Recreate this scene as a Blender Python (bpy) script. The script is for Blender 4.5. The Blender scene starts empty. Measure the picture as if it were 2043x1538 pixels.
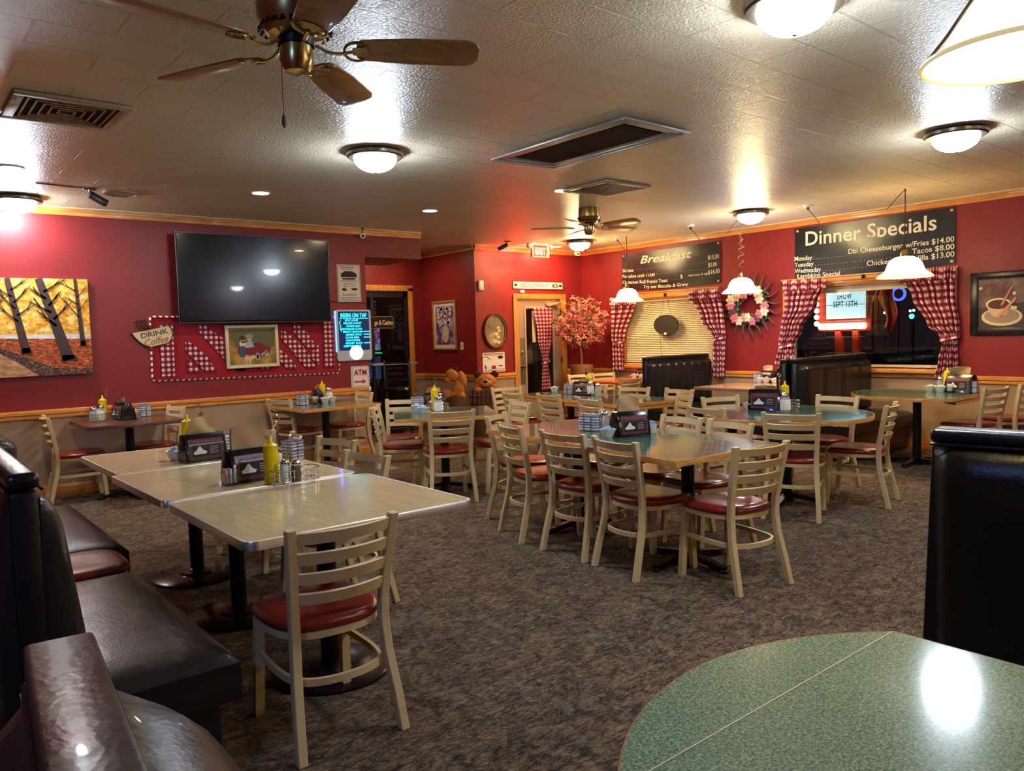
import bpy, bmesh, math, random
from math import sin, cos, pi, radians, atan2, hypot, sqrt
from mathutils import Vector, Matrix
random.seed(7)
D = bpy.data
COL = bpy.context.scene.collection
SC = bpy.context.scene

# ------------------------------------------------------------------ camera
F_PX, PITCH, ROLL, YAW = 1545.82, 0.065802, -0.028624, 0.687008
CAM = Vector((0, 0, 1.5))
_fw = Vector((sin(YAW)*cos(PITCH), cos(YAW)*cos(PITCH), -sin(PITCH)))
_rt0 = Vector((cos(YAW), -sin(YAW), 0)); _up0 = _rt0.cross(_fw)
_rt = cos(ROLL)*_rt0 + sin(ROLL)*_up0; _up = -sin(ROLL)*_rt0 + cos(ROLL)*_up0
cd = D.cameras.new('camera'); cam = D.objects.new('camera', cd); COL.objects.link(cam)
cam.matrix_world = Matrix(((_rt.x, _up.x, -_fw.x, CAM.x), (_rt.y, _up.y, -_fw.y, CAM.y), (_rt.z, _up.z, -_fw.z, CAM.z), (0, 0, 0, 1)))
cd.sensor_width = 36; cd.lens = F_PX/2043*36; cd.clip_start = .02; cd.clip_end = 400
SC.camera = cam

def at(px, py, **k):
    """world point where the sight line through a photo pixel meets a plane x=, y= or z="""
    d = _fw*F_PX + _rt*(px-1021.5) - _up*(py-769)
    for a, v in k.items():
        i = 'xyz'.index(a); return CAM + d*((v-CAM[i])/d[i])

# ------------------------------------------------------------------ world, exposure
w = D.worlds.new('night'); SC.world = w; w.use_nodes = True
w.node_tree.nodes['Background'].inputs[0].default_value = (.0035, .0033, .0042, 1)
w.node_tree.nodes['Background'].inputs[1].default_value = 1
vs = SC.view_settings
vs.view_transform = 'Standard'; vs.look = 'None'; vs.gamma = 1; vs.exposure = EXPO = 1.26
vs.use_curve_mapping = False
L_COOL, L_WARM, L_CAN, L_PEND = 66, 66, 120, 8

# ------------------------------------------------------------------ room dimensions
YA, XB, YC, XD, YE, ZC = 8.893, 9.558, 9.666, 7.244, 11.15, 2.90
XL, YF = -2.2, -4.0
XHDR, XHDR2 = 4.92, 5.77          # end of the TV wall, end of the header
RAIL = .885

# ------------------------------------------------------------------ materials
def lin(c):
    return tuple(((v/255)/12.92 if v/255 <= .04045 else ((v/255+.055)/1.055)**2.4) for v in c) + (1,)
MATS = {}
def mat(name, rgb=(200, 200, 200), rough=.5, metal=0, emit=None, es=1, bump=0, bscale=40, coat=0, trans=0, ior=1.45, var=0, vscale=6, alpha=1, sheen=0):
    if name in MATS: return MATS[name]
    m = D.materials.new(name); m.use_nodes = True; nt = m.node_tree; b = nt.nodes['Principled BSDF']
    c = lin(rgb)
    b.inputs['Base Color'].default_value = c; b.inputs['Roughness'].default_value = rough
    b.inputs['Metallic'].default_value = metal; b.inputs['Coat Weight'].default_value = coat
    b.inputs['Transmission Weight'].default_value = trans; b.inputs['IOR'].default_value = ior
    b.inputs['Alpha'].default_value = alpha; b.inputs['Sheen Weight'].default_value = sheen
    if emit is not None:
        b.inputs['Emission Color'].default_value = lin(emit); b.inputs['Emission Strength'].default_value = es
    if bump or var:
        tc = nt.nodes.new('ShaderNodeTexCoord')
        if bump:
            n = nt.nodes.new('ShaderNodeTexNoise'); n.inputs['Scale'].default_value = bscale; n.inputs['Detail'].default_value = 4
            nt.links.new(tc.outputs['Object'], n.inputs['Vector'])
            bp = nt.nodes.new('ShaderNodeBump'); bp.inputs['Strength'].default_value = bump; bp.inputs['Distance'].default_value = .01
            nt.links.new(n.outputs['Fac'], bp.inputs['Height']); nt.links.new(bp.outputs['Normal'], b.inputs['Normal'])
        if var:
            n2 = nt.nodes.new('ShaderNodeTexNoise'); n2.inputs['Scale'].default_value = vscale; n2.inputs['Detail'].default_value = 3
            nt.links.new(tc.outputs['Object'], n2.inputs['Vector'])
            mx = nt.nodes.new('ShaderNodeMix'); mx.data_type = 'RGBA'
            mx.inputs[6].default_value = tuple(v*(1-var) for v in c[:3])+(1,); mx.inputs[7].default_value = tuple(min(1, v*(1+var)) for v in c[:3])+(1,)
            nt.links.new(n2.outputs['Fac'], mx.inputs[0]); nt.links.new(mx.outputs[2], b.inputs['Base Color'])
    MATS[name] = m; return m
def N(m, t, **k):
    n = m.node_tree.nodes.new(t)
    for a, v in k.items(): setattr(n, a, v)
    return n
def lk(m, a, b): m.node_tree.links.new(a, b)
def ramp(m, fac, stops, interp='LINEAR'):
    r = N(m, 'ShaderNodeValToRGB'); cr = r.color_ramp; cr.interpolation = interp
    while len(cr.elements) > 1: cr.elements.remove(cr.elements[-1])
    cr.elements[0].position = stops[0][0]; cr.elements[0].color = lin(stops[0][1])
    for p, c in stops[1:]: e = cr.elements.new(p); e.color = lin(c)
    lk(m, fac, r.inputs[0]); return r.outputs[0]
def tex(m, kind='ShaderNodeTexNoise', coord='Object', scale=(1, 1, 1), rot=(0, 0, 0), **inp):
    tc = N(m, 'ShaderNodeTexCoord'); mp = N(m, 'ShaderNodeMapping'); mp.inputs['Scale'].default_value = scale; mp.inputs['Rotation'].default_value = rot
    lk(m, tc.outputs[coord], mp.inputs[0]); n = N(m, kind); lk(m, mp.outputs[0], n.inputs['Vector'])
    for a, v in inp.items(): n.inputs[a].default_value = v
    return n
def bsdf(m): return m.node_tree.nodes['Principled BSDF']
def math_(m, op, a, b=None):
    n = N(m, 'ShaderNodeMath', operation=op)
    for i, v in enumerate((a, b)):
        if v is None: continue
        if isinstance(v, (int, float)): n.inputs[i].default_value = v
        else: lk(m, v, n.inputs[i])
    return n.outputs[0]

# carpet
m = mat('carpet', rough=.95)
n1 = tex(m, scale=(1, 1, 1), Scale=9, Detail=8, Roughness=.72, Distortion=1.2)
n2 = tex(m, scale=(.55, 1.5, 1), rot=(0, 0, radians(-38)), Scale=36, Detail=6, Roughness=.7, Distortion=1.6)
a = math_(m, 'MULTIPLY', n1.outputs['Fac'], .45); b_ = math_(m, 'MULTIPLY', n2.outputs['Fac'], .75)
s = math_(m, 'ADD', a, b_)
lk(m, ramp(m, s, [(.47, (24, 17, 12)), (.545, (60, 46, 34)), (.61, (98, 78, 58)), (.74, (146, 120, 94))]), bsdf(m).inputs['Base Color'])
n3 = tex(m, Scale=260, Detail=2); bp = N(m, 'ShaderNodeBump'); bp.inputs['Strength'].default_value = .6; bp.inputs['Distance'].default_value = .01
lk(m, n3.outputs['Fac'], bp.inputs['Height']); lk(m, bp.outputs[0], bsdf(m).inputs['Normal'])

# painted ceiling tiles: stippled semi gloss paint, long running joints and staggered short joints
m = mat('ceiling_tile', (168, 148, 124), rough=.36)
br = tex(m, 'ShaderNodeTexBrick', Scale=1)
br.inputs['Brick Width'].default_value = .62; br.inputs['Row Height'].default_value = .30; br.inputs['Mortar Size'].default_value = .006
br.inputs['Mortar Smooth'].default_value = .3
br.inputs['Color1'].default_value = (1, 1, 1, 1); br.inputs['Color2'].default_value = (.96, .96, .96, 1); br.inputs['Mortar'].default_value = (0, 0, 0, 1)
st = tex(m, Scale=62, Detail=4, Roughness=.6)
st2 = tex(m, Scale=2.2, Detail=3)
h = math_(m, 'ADD', math_(m, 'MULTIPLY', st.outputs['Fac'], .5), math_(m, 'MULTIPLY', br.outputs['Color'], .9))
h = math_(m, 'ADD', h, math_(m, 'MULTIPLY', st2.outputs['Fac'], .3))
bp = N(m, 'ShaderNodeBump'); bp.inputs['Strength'].default_value = .85; bp.inputs['Distance'].default_value = .02
lk(m, h, bp.inputs['Height']); lk(m, bp.outputs[0], bsdf(m).inputs['Normal'])
sc = tex(m, Scale=.9, Detail=5, Roughness=.6)
mj = N(m, 'ShaderNodeMix', data_type='RGBA'); lk(m, math_(m, 'MULTIPLY', br.outputs['Fac'], .28), mj.inputs[0]); lk(m, ramp(m, sc.outputs['Fac'], [(.3, (208, 196, 170)), (.7, (224, 212, 186))]), mj.inputs[6]); mj.inputs[7].default_value = lin((120, 104, 84)); lk(m, mj.outputs[2], bsdf(m).inputs['Base Color'])
lk(m, math_(m, 'ADD', math_(m, 'MULTIPLY', st.outputs['Fac'], .25), .2), bsdf(m).inputs['Roughness'])

# wall paint: deep red above the rail, taupe below it
m = mat('wall_paint', rough=.42)
g = N(m, 'ShaderNodeNewGeometry'); sx = N(m, 'ShaderNodeSeparateXYZ'); lk(m, g.outputs['Position'], sx.inputs[0])
up = math_(m, 'GREATER_THAN', sx.outputs['Z'], .84)
mx = N(m, 'ShaderNodeMix', data_type='RGBA'); lk(m, up, mx.inputs[0]); mx.inputs[6].default_value = lin((172, 142, 114)); mx.inputs[7].default_value = lin((136, 34, 34))
nz = tex(m, Scale=3, Detail=4); mx2 = N(m, 'ShaderNodeMix', data_type='RGBA', blend_type='MULTIPLY'); mx2.inputs[0].default_value = 1
lk(m, mx.outputs[2], mx2.inputs[6]); lk(m, ramp(m, nz.outputs['Fac'], [(.3, (236, 236, 236)), (.7, (255, 255, 255))]), mx2.inputs[7])
lk(m, mx2.outputs[2], bsdf(m).inputs['Base Color'])
nb = tex(m, Scale=140, Detail=2); bp = N(m, 'ShaderNodeBump'); bp.inputs['Strength'].default_value = .15; bp.inputs['Distance'].default_value = .01
lk(m, nb.outputs['Fac'], bp.inputs['Height']); lk(m, bp.outputs[0], bsdf(m).inputs['Normal'])

def wood(name, c1, c2, rough=.35, scale=(1, 12, 12), coat=.2, s=3):
    m = mat(name, rough=rough, coat=coat)
    t = tex(m, scale=scale, Scale=s, Detail=5, Roughness=.6, Distortion=.6)
    lk(m, ramp(m, t.outputs['Fac'], [(.3, c1), (.7, c2)]), bsdf(m).inputs['Base Color']); return m
PINE = wood('honey_pine', (186, 108, 36), (236, 160, 74), .35)
PINEV = wood('honey_pine_upright', (176, 106, 38), (226, 156, 74), .35, (12, 12, 1))
OAKEDGE = wood('oak_edge', (168, 108, 46), (214, 158, 84), .25, (3, 3, 20), .4)
BLADE = wood('fan_blade_wood', (150, 104, 54), (196, 146, 84), .4, (2, 14, 14))
WALNUT = wood('walnut_laminate', (84, 44, 26), (112, 62, 38), .3, (2, 14, 2))
TANLAM = wood('tan_laminate', (178, 140, 100), (200, 164, 124), .15, (3, 16, 2))
BEIGELAM = wood('beige_laminate', (212, 188, 138), (232, 210, 160), .14, (14, 1.2, 2), .2, 4)
ORANGELAM = mat('orange_laminate', (196, 96, 58), .15, var=.06)
def speck(name, c1, c2, c3, rough=.12):
    m = mat(name, rough=rough, coat=.25)
    t = tex(m, Scale=170, Detail=3, Roughness=.8)
    lk(m, ramp(m, t.outputs['Fac'], [(.36, c1), (.5, c2), (.64, c3)]), bsdf(m).inputs['Base Color']); return m
GREENFAR = speck('dark_green_laminate', (34, 66, 58), (58, 92, 80), (96, 126, 106))
GREENTOP = speck('green_speckled_laminate', (80, 106, 82), (122, 146, 116), (176, 188, 154))
CHAIRM = mat('beige_chair_enamel', (208, 180, 132), .38, var=.05, vscale=12)
REDV = mat('red_vinyl', (128, 34, 24), .3, coat=.25, bump=.06, bscale=60, var=.12, vscale=9)
BLACKM = mat('black_metal', (14, 14, 15), .32, .2)
CHROME = mat('chrome', (215, 215, 218), .12, 1); EDGECH = mat('ribbed_chrome_edge', (232, 232, 236), .32, 1)
BRASS = mat('antique_brass', (176, 152, 98), .26, 1)
BRONZE = mat('brushed_rim', (120, 108, 92), .3, .9)
BLACKP = mat('black_plastic', (13, 13, 15), .3)
WHITEP = mat('white_plastic', (225, 222, 214), .4)
CERAM = mat('white_ceramic', (226, 224, 216), .2)
YEL = mat('yellow_bottle', (232, 198, 6), .35)
PAPER = mat('white_paper', (228, 222, 208), .7)
GLASS = mat('clear_glass', (240, 248, 248), .03, trans=1)
KRAFT = mat('kraft_napkin', (188, 152, 108), .8, bump=.3, bscale=25)
GRILLE = mat('grille_metal', (150, 146, 136), .4, .5)
GRILLED = mat('grille_beige', (170, 150, 120), .5, var=.15, vscale=20)
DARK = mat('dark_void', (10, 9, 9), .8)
INKB = mat('black_ink', (24, 22, 24), .6)
INKR = mat('red_ink', (168, 28, 30), .6)
INKW = mat('white_ink', (226, 222, 214), .6)
# upholstery leather
def leather(name, c, rough=.3):
    m = mat(name, c, rough, coat=.15)
    v = tex(m, 'ShaderNodeTexVoronoi', Scale=90); v2 = tex(m, Scale=9, Detail=6, Roughness=.65, Distortion=1.5)
    h = math_(m, 'ADD', math_(m, 'MULTIPLY', v.outputs['Distance'], .12), math_(m, 'MULTIPLY', v2.outputs['Fac'], .35))
    bp = N(m, 'ShaderNodeBump'); bp.inputs['Strength'].default_value = .22; bp.inputs['Distance'].default_value = .015
    lk(m, h, bp.inputs['Height']); lk(m, bp.outputs[0], bsdf(m).inputs['Normal'])
    lk(m, math_(m, 'ADD', math_(m, 'MULTIPLY', v2.outputs['Fac'], .25), rough-.1), bsdf(m).inputs['Roughness'])
    return m
LEA = leather('black_leather', (17, 16, 18)); LEABR = leather('worn_brown_black_leather', (36, 26, 26), .33)
# gingham from cloth UVs (one unit = one full check)
m = GING = mat('red_gingham', rough=.85)
uv = N(m, 'ShaderNodeUVMap'); sx = N(m, 'ShaderNodeSeparateXYZ'); lk(m, uv.outputs[0], sx.inputs[0])
def stripe(o): return math_(m, 'GREATER_THAN', math_(m, 'FRACT', o), .5)
sm = math_(m, 'MULTIPLY', math_(m, 'ADD', stripe(sx.outputs[0]), stripe(sx.outputs[1])), .5)
lk(m, ramp(m, sm, [(0, (220, 206, 206)), (.3, (152, 48, 66)), (.8, (96, 10, 26))], 'CONSTANT'), bsdf(m).inputs['Base Color'])
m = BIND = mat('checked_binding', rough=.85)
uv = N(m, 'ShaderNodeUVMap'); sx = N(m, 'ShaderNodeSeparateXYZ'); lk(m, uv.outputs[0], sx.inputs[0])
lk(m, ramp(m, stripe(sx.outputs[0]), [(0, (232, 218, 214)), (.5, (140, 18, 32))], 'CONSTANT'), bsdf(m).inputs['Base Color'])
QRED = mat('quilt_red', (150, 14, 30), .85, bump=.5, bscale=30, sheen=.2)

# ------------------------------------------------------------------ mesh building
class MB:
    def __init__(s): s.bm = bmesh.new(); s.uv = s.bm.loops.layers.uv.new('UVMap'); s.smooth = True
    def face(s, vs, uvs=None):
        try: f = s.bm.faces.new(vs)
        except ValueError: return None
        if uvs:
            for l, u in zip(f.loops, uvs): l[s.uv].uv = u
        return f
    def box(s, c, d, bev=0, rot=None, M=None, taper=None):
        x, y, z = d[0]/2, d[1]/2, d[2]/2
        tx, ty = taper or (1, 1)
        P = [(-x, -y, -z), (x, -y, -z), (x, y, -z), (-x, y, -z), (-x*tx, -y*ty, z), (x*tx, -y*ty, z), (x*tx, y*ty, z), (-x*tx, y*ty, z)]
        T = Matrix.Translation(c) @ (rot if rot is not None else Matrix.Identity(4))
        if M is not None: T = M @ T
        v = [s.bm.verts.new(T @ Vector(p)) for p in P]
        fs = [s.face([v[i] for i in q]) for q in ((0, 3, 2, 1), (4, 5, 6, 7), (0, 1, 5, 4), (1, 2, 6, 5), (2, 3, 7, 6), (3, 0, 4, 7))]
        if bev:
            es = list({e for f in fs for e in f.edges})
            bmesh.ops.bevel(s.bm, geom=es, offset=bev, segments=3 if bev > .012 else 2, profile=.5, affect='EDGES')
        return s
    def lathe(s, prof, c=(0, 0, 0), seg=24, sx=1, sy=1, M=None, cap=True, squash=None):
        rings = []
        for r, z in prof:
            ring = []
            for i in range(seg):
                a = 2*pi*i/seg; p = Vector((c[0]+r*cos(a)*sx, c[1]+r*sin(a)*sy, c[2]+z))
                ring.append(s.bm.verts.new(M @ p if M is not None else p))
            rings.append(ring)
        for k in range(len(rings)-1):
            for i in range(seg):
                j = (i+1) % seg; s.face([rings[k][i], rings[k][j], rings[k+1][j], rings[k+1][i]])
        if cap:
            if prof[0][0] > 1e-5: s.face(list(reversed(rings[0])))
            if prof[-1][0] > 1e-5: s.face(rings[-1])
        return s
    def cyl(s, a, b, r, seg=12, r2=None):
        return s.tube([a, b], r, seg, radii=[r, r if r2 is None else r2])
    def tube(s, pts, r, seg=8, radii=None, closed=False, flat=None):
        pts = [Vector(p) for p in pts]; n = len(pts); rings = []; pv = None
        for i, p in enumerate(pts):
            if closed: t = pts[(i+1) % n]-pts[i-1]
            else: t = pts[min(i+1, n-1)]-pts[max(i-1, 0)]
            t = t.normalized() if t.length > 1e-9 else Vector((0, 0, 1))
            if pv is None:
                ref = Vector((0, 0, 1)) if abs(t.z) < .9 else Vector((1, 0, 0)); u = t.cross(ref).normalized()
            else: u = (pv - t*pv.dot(t)).normalized()
            pv = u; v = t.cross(u); rr = radii[i] if radii else r
            fu, fv = flat or (1, 1)
            rings.append([s.bm.verts.new(p + u*cos(2*pi*k/seg+pi/seg)*rr*fu + v*sin(2*pi*k/seg+pi/seg)*rr*fv) for k in range(seg)])
        m_ = n if closed else n-1
        for i in range(m_):
            A, B = rings[i], rings[(i+1) % n]
            for k in range(seg): j = (k+1) % seg; s.face([A[k], A[j], B[j], B[k]])
        if not closed: s.face(list(reversed(rings[0]))); s.face(rings[-1])
        return s
    def bar(s, pts, w, h, up=(0, 0, 1), closed=False, n0=None, n1=None):
        """rectangular section sweep: w across, h along 'up'"""
        pts = [Vector(p) for p in pts]; up = Vector(up); n = len(pts); R = []
        for i, p in enumerate(pts):
            t = (pts[(i+1) % n]-pts[i-1]) if closed else (pts[min(i+1, n-1)]-pts[max(i-1, 0)])
            t.normalize(); sd = t.cross(up).normalized(); u2 = sd.cross(t).normalized()
            R.append([s.bm.verts.new(p + sd*a*w/2 + u2*b*h/2) for a, b in ((-1, -1), (1, -1), (1, 1), (-1, 1))])
        for i in range(n if closed else n-1):
            A, B = R[i], R[(i+1) % n]
            for k in range(4): j = (k+1) % 4; s.face([A[k], A[j], B[j], B[k]])
        if not closed: s.face(list(reversed(R[0]))); s.face(R[-1])
        return s
    def prism(s, pts, z0, z1, M=None, bev=0):
        T = M if M is not None else Matrix.Identity(4)
        a = [s.bm.verts.new(T @ Vector((p[0], p[1], z0))) for p in pts]; b = [s.bm.verts.new(T @ Vector((p[0], p[1], z1))) for p in pts]
        n = len(pts); f0 = s.face(list(reversed(a))); f1 = s.face(b)
        for i in range(n): j = (i+1) % n; s.face([a[i], a[j], b[j], b[i]])
        if bev and f1: bmesh.ops.bevel(s.bm, geom=list(f1.edges)+list(f0.edges), offset=bev, segments=2, profile=.5, affect='EDGES')
        return s
    def plate(s, pts, y=0, t=.002):
        """flat shape in the wall plane (x right, z up), front face toward -y"""
        M_ = Matrix(((1, 0, 0, 0), (0, 0, -1, 0), (0, 1, 0, 0), (0, 0, 0, 1)))
        return s.prism(pts, -y-t, -y, M_)
    def ellip(s, c, r, seg=16, M=None, nz=10):
        T = Matrix.Translation(c) @ Matrix.Diagonal((r[0], r[1], r[2], 1))
        if M is not None: T = Matrix.Translation(c) @ M @ Matrix.Diagonal((r[0], r[1], r[2], 1))
        bmesh.ops.create_uvsphere(s.bm, u_segments=seg, v_segments=nz, radius=1, matrix=T); return s
    def grid(s, fn, nu, nv, uvf=None):
        V = [[s.bm.verts.new(fn(i/nu, j/nv)) for j in range(nv+1)] for i in range(nu+1)]
        for i in range(nu):
            for j in range(nv):
                u = None
                if uvf: u = [uvf(a/nu, b/nv) for a, b in ((i, j), (i+1, j), (i+1, j+1), (i, j+1))]
                s.face([V[i][j], V[i+1][j], V[i+1][j+1], V[i][j+1]], u)
        return s
    def mesh(s, me, M):
        n0 = len(s.bm.verts); s.bm.from_mesh(me); s.bm.verts.ensure_lookup_table()
        for v in s.bm.verts[n0:]: v.co = M @ v.co
        return s
    def data(s, name, m, ang=35):
        bmesh.ops.recalc_face_normals(s.bm, faces=s.bm.faces[:])
        me = D.meshes.new(name); s.bm.to_mesh(me); s.bm.free()
        for p in me.polygons: p.use_smooth = True
        me.set_sharp_from_angle(angle=radians(ang)); me.materials.append(m); return me
    def build(s, name, m, parent=None, ang=35):
        o = D.objects.new(name, s.data(name, m, ang)); COL.objects.link(o)
        if parent is not None: o.parent = parent
        return o
def tag(o, label, cat, group=None, kind=None):
    o['label'] = label; o['category'] = cat
    if group: o['group'] = group
    if kind: o['kind'] = kind
    return o
def thing(name, label, cat, loc=(0, 0, 0), rz=0, group=None, rot=None):
    o = D.objects.new(name, None); COL.objects.link(o); o.empty_display_size = .1
    o.location = loc; o.rotation_euler = rot or (0, 0, rz); return tag(o, label, cat, group)
def struct(o): o['kind'] = 'structure'; return o
def kids(o): return [c for c in D.objects if c.parent == o]
def copy_tree(o, parent=None, label=None, loc=None, rz=None, group=None):
    c = o.copy(); COL.objects.link(c)
    if parent: c.parent = parent
    if label: c['label'] = label
    if group: c['group'] = group
    if loc is not None: c.location = loc
    if rz is not None: c.rotation_euler = (0, 0, rz)
    for k in kids(o): copy_tree(k, c)
    return c
# walls: u to the right seen from the room, z up; local -y faces the room
WALLS = {'A': ('y', YA, 0), 'B': ('x', XB, -pi/2), 'C': ('y', YC, 0), 'D': ('x', XD, -pi/2), 'E': ('y', YE, 0)}
def wuz(wall, px, py, off=0):
    ax, v, _ = WALLS[wall]; p = at(px, py, **{ax: v-off}); return (p.x if ax == 'y' else -p.y, p.z)
def wbox(wall, x0, y0, x1, y1, off=0):
    """centre u, z and width, height of a thing spanning two photo corners on a wall"""
    ym = (y0+y1)/2; xm = (x0+x1)/2
    a = wuz(wall, x0, ym, off); b = wuz(wall, x1, ym, off); t = wuz(wall, xm, y0, off); d = wuz(wall, xm, y1, off)
    return (a[0]+b[0])/2, (t[1]+d[1])/2, b[0]-a[0], t[1]-d[1]
def wroot(name, label, cat, wall, u, z, off=0, group=None, tilt=0, roll=0):
    ax, v, rz = WALLS[wall]; loc = (u, v-off, z) if ax == 'y' else (v-off, -u, z)
    o = thing(name, label, cat, loc, rz, group); 
    if tilt or roll: o.rotation_euler = (Matrix.Rotation(rz, 3, 'Z') @ Matrix.Rotation(roll, 3, 'Y') @ Matrix.Rotation(tilt, 3, 'X')).to_euler()
    return o
def text_me(s, w=None, h=None, bold=0, shear=0, ext=.0015, align='CENTER', space=1):
    c = D.curves.new('t', 'FONT'); c.body = s; c.size = 1; c.align_x = align; c.shear = shear; c.offset = bold; c.space_character = space; c.resolution_u = 3
    o = D.objects.new('t', c); COL.objects.link(o); dg = bpy.context.evaluated_depsgraph_get()
    me = D.meshes.new_from_object(o.evaluated_get(dg)); D.objects.remove(o); D.curves.remove(c)
    xs = [v.co.x for v in me.vertices]; ys = [v.co.y for v in me.vertices]
    if not xs: return me
    kx = w/(max(xs)-min(xs)) if w else None; ky = h/.73 if h else None
    kx = kx or ky; ky = ky or kx
    cx = (min(xs)+max(xs))/2 if align == 'CENTER' else (min(xs) if align == 'LEFT' else max(xs))
    for v in me.vertices: v.co = Vector(((v.co.x-cx)*kx, (v.co.y-.35)*ky, 0))
    return me
WM = Matrix(((1, 0, 0, 0), (0, 0, -1, 0), (0, 1, 0, 0), (0, 0, 0, 1)))
def wtext(mb, s, x, z, y=-.004, **k):
    mb.mesh(text_me(s, **k), Matrix.Translation((x, y, z)) @ WM); return mb
def circ(cx, cy, rx, ry=None, n=32, a0=0, a1=2*pi):
    ry = ry or rx; full = abs(a1-a0-2*pi) < 1e-6
    return [(cx+rx*cos(a0+(a1-a0)*i/(n if full else n-1)), cy+ry*sin(a0+(a1-a0)*i/(n if full else n-1))) for i in range(n)]
def rrect(w, h, r, n=5, cx=0, cy=0):
    P = []
    for sx_, sy_, a in ((1, 1, 0), (-1, 1, pi/2), (-1, -1, pi), (1, -1, 3*pi/2)):
        for i in range(n+1): P.append((cx+sx_*(w/2-r)+r*cos(a+pi/2*i/n), cy+sy_*(h/2-r)+r*sin(a+pi/2*i/n)))
    return P
def frame(mb, w, h, t, d, y=0):
    """picture frame ring: outer w x h, member t, depth d, back at y"""
    for sx_ in (-1, 1): mb.box((sx_*(w/2-t/2), y-d/2, 0), (t, d, h), .003)
    for sz in (-1, 1): mb.box((0, y-d/2, sz*(h/2-t/2)), (w-2*t, d, t), .003)
    return mb
# ================================================================== ROOM SHELL
struct(MB().box(((XL+12)/2, (YF+12.4)/2, -.05), (12-XL, 12.4-YF, .1)).build('floor', MATS['carpet']))
struct(MB().box(((XL+9.8)/2, (YF+12.4)/2, ZC+.05), (9.8-XL, 12.4-YF, .1)).build('ceiling', MATS['ceiling_tile']))
WP = MATS['wall_paint']
struct(MB().box(((XL+XHDR)/2, YA+.075, ZC/2), (XHDR-XL, .15, ZC)).build('wall_back', WP))
struct(MB().box(((XHDR+XHDR2)/2, YA+.5, (ZC+2.545)/2), (XHDR2-XHDR, 1.0, ZC-2.545)).build('wall_header', WP))
struct(MB().box((XHDR-.075, (YA+.15+YE)/2, ZC/2), (.15, YE-YA-.15, ZC)).build('wall_recess_side', WP))
# recess back wall with opening
OX0, OX1, OZ = 5.62, 6.95, 2.27
mb = MB(); mb.box(((XHDR+OX0)/2, YE+.075, ZC/2), (OX0-XHDR, .15, ZC)); mb.box(((OX1+XD+.15)/2, YE+.075, ZC/2), (XD+.15-OX1, .15, ZC))
mb.box(((OX0+OX1)/2, YE+.075, (ZC+OZ)/2), (OX1-OX0, .15, ZC-OZ)); struct(mb.build('wall_recess_back', WP))
struct(MB().box((XD+.075, (YC+YE)/2, ZC/2), (.15, YE-YC, ZC)).build('wall_recess_right', WP))
# door wall
DX0, DX1, DZ = 8.07, 9.07, 2.07
mb = MB(); mb.box(((XD+.15+DX0)/2, YC+.075, ZC/2), (DX0-XD-.15, .15, ZC)); mb.box(((DX1+XB)/2, YC+.075, ZC/2), (XB-DX1, .15, ZC))
mb.box(((DX0+DX1)/2, YC+.075, (ZC+DZ)/2), (DX1-DX0, .15, ZC-DZ)); struct(mb.build('wall_door', WP))
# window wall
W1 = (6.93, 8.72, .95, 2.0); W2 = (3.70, 5.72, .95, 2.02)
mb = MB(); T = .16; xb = XB+T/2
def wb(y0, y1, z0, z1): mb.box((xb, (y0+y1)/2, (z0+z1)/2), (T, y1-y0, z1-z0))
wb(W1[1], YC+.15, 0, ZC); wb(W2[1], W1[0], 0, ZC); wb(YF, W2[0], 0, ZC)
for W_ in (W1, W2): wb(W_[0], W_[1], 0, W_[2]); wb(W_[0], W_[1], W_[3], ZC)
struct(mb.build('wall_right', WP))
struct(MB().box((XL-.075, (YF+YA)/2, ZC/2), (.15, YA-YF, ZC)).build('wall_left', WP))
struct(MB().box(((XL+XB)/2, YF-.075, ZC/2), (XB-XL+.3, .15, ZC)).build('wall_front', WP))
# trims: crown moulding, chair rail, baseboard
def run(mb, wall, u0, u1, z0, z1, t):
    ax, v, rz = WALLS[wall]
    if ax == 'y': mb.box(((u0+u1)/2, v-t/2, (z0+z1)/2), (u1-u0, t, z1-z0), .004)
    else: mb.box((v-t/2, -(u0+u1)/2, (z0+z1)/2), (t, u1-u0, z1-z0), .004)
segs = {'A': [(XL, XHDR2)], 'E': [(XHDR, XD)], 'D': [(-YE, -YC)], 'C': [(XD, XB)], 'B': [(-YC, -YF)]}
names = {'A': 'back', 'B': 'right', 'C': 'door', 'D': 'recess_right', 'E': 'recess_back'}
ti = 0
CREAM = mat('cream_caulk', (214, 196, 164), .6)
for wl in 'ABCDE':
    ti += 1; mb = MB()
    for u0, u1 in segs[wl]: run(mb, wl, u0, u1, 2.815, 2.885, .022); run(mb, wl, u0, u1, 2.855, 2.885, .034)
    struct(mb.build('trim_%d' % ti, PINE if wl in 'AEC' else wood('honey_pine_y', (176, 106, 38), (226, 156, 74), .35, (12, 1, 12))))
    ti += 1; mb = MB()
    for u0, u1 in segs[wl]: run(mb, wl, u0, u1, 2.885, 2.9, .04)
    struct(mb.build('trim_%d' % ti, CREAM))
rails = {'A': [(XL, XHDR)], 'E': [(7.03, XD)], 'D': [(-YE, -YC)], 'C': [(XD, 7.99), (9.15, XB)], 'B': [(-YC, -8.80), (-6.85, -5.80), (-3.60, -YF)]}
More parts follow.
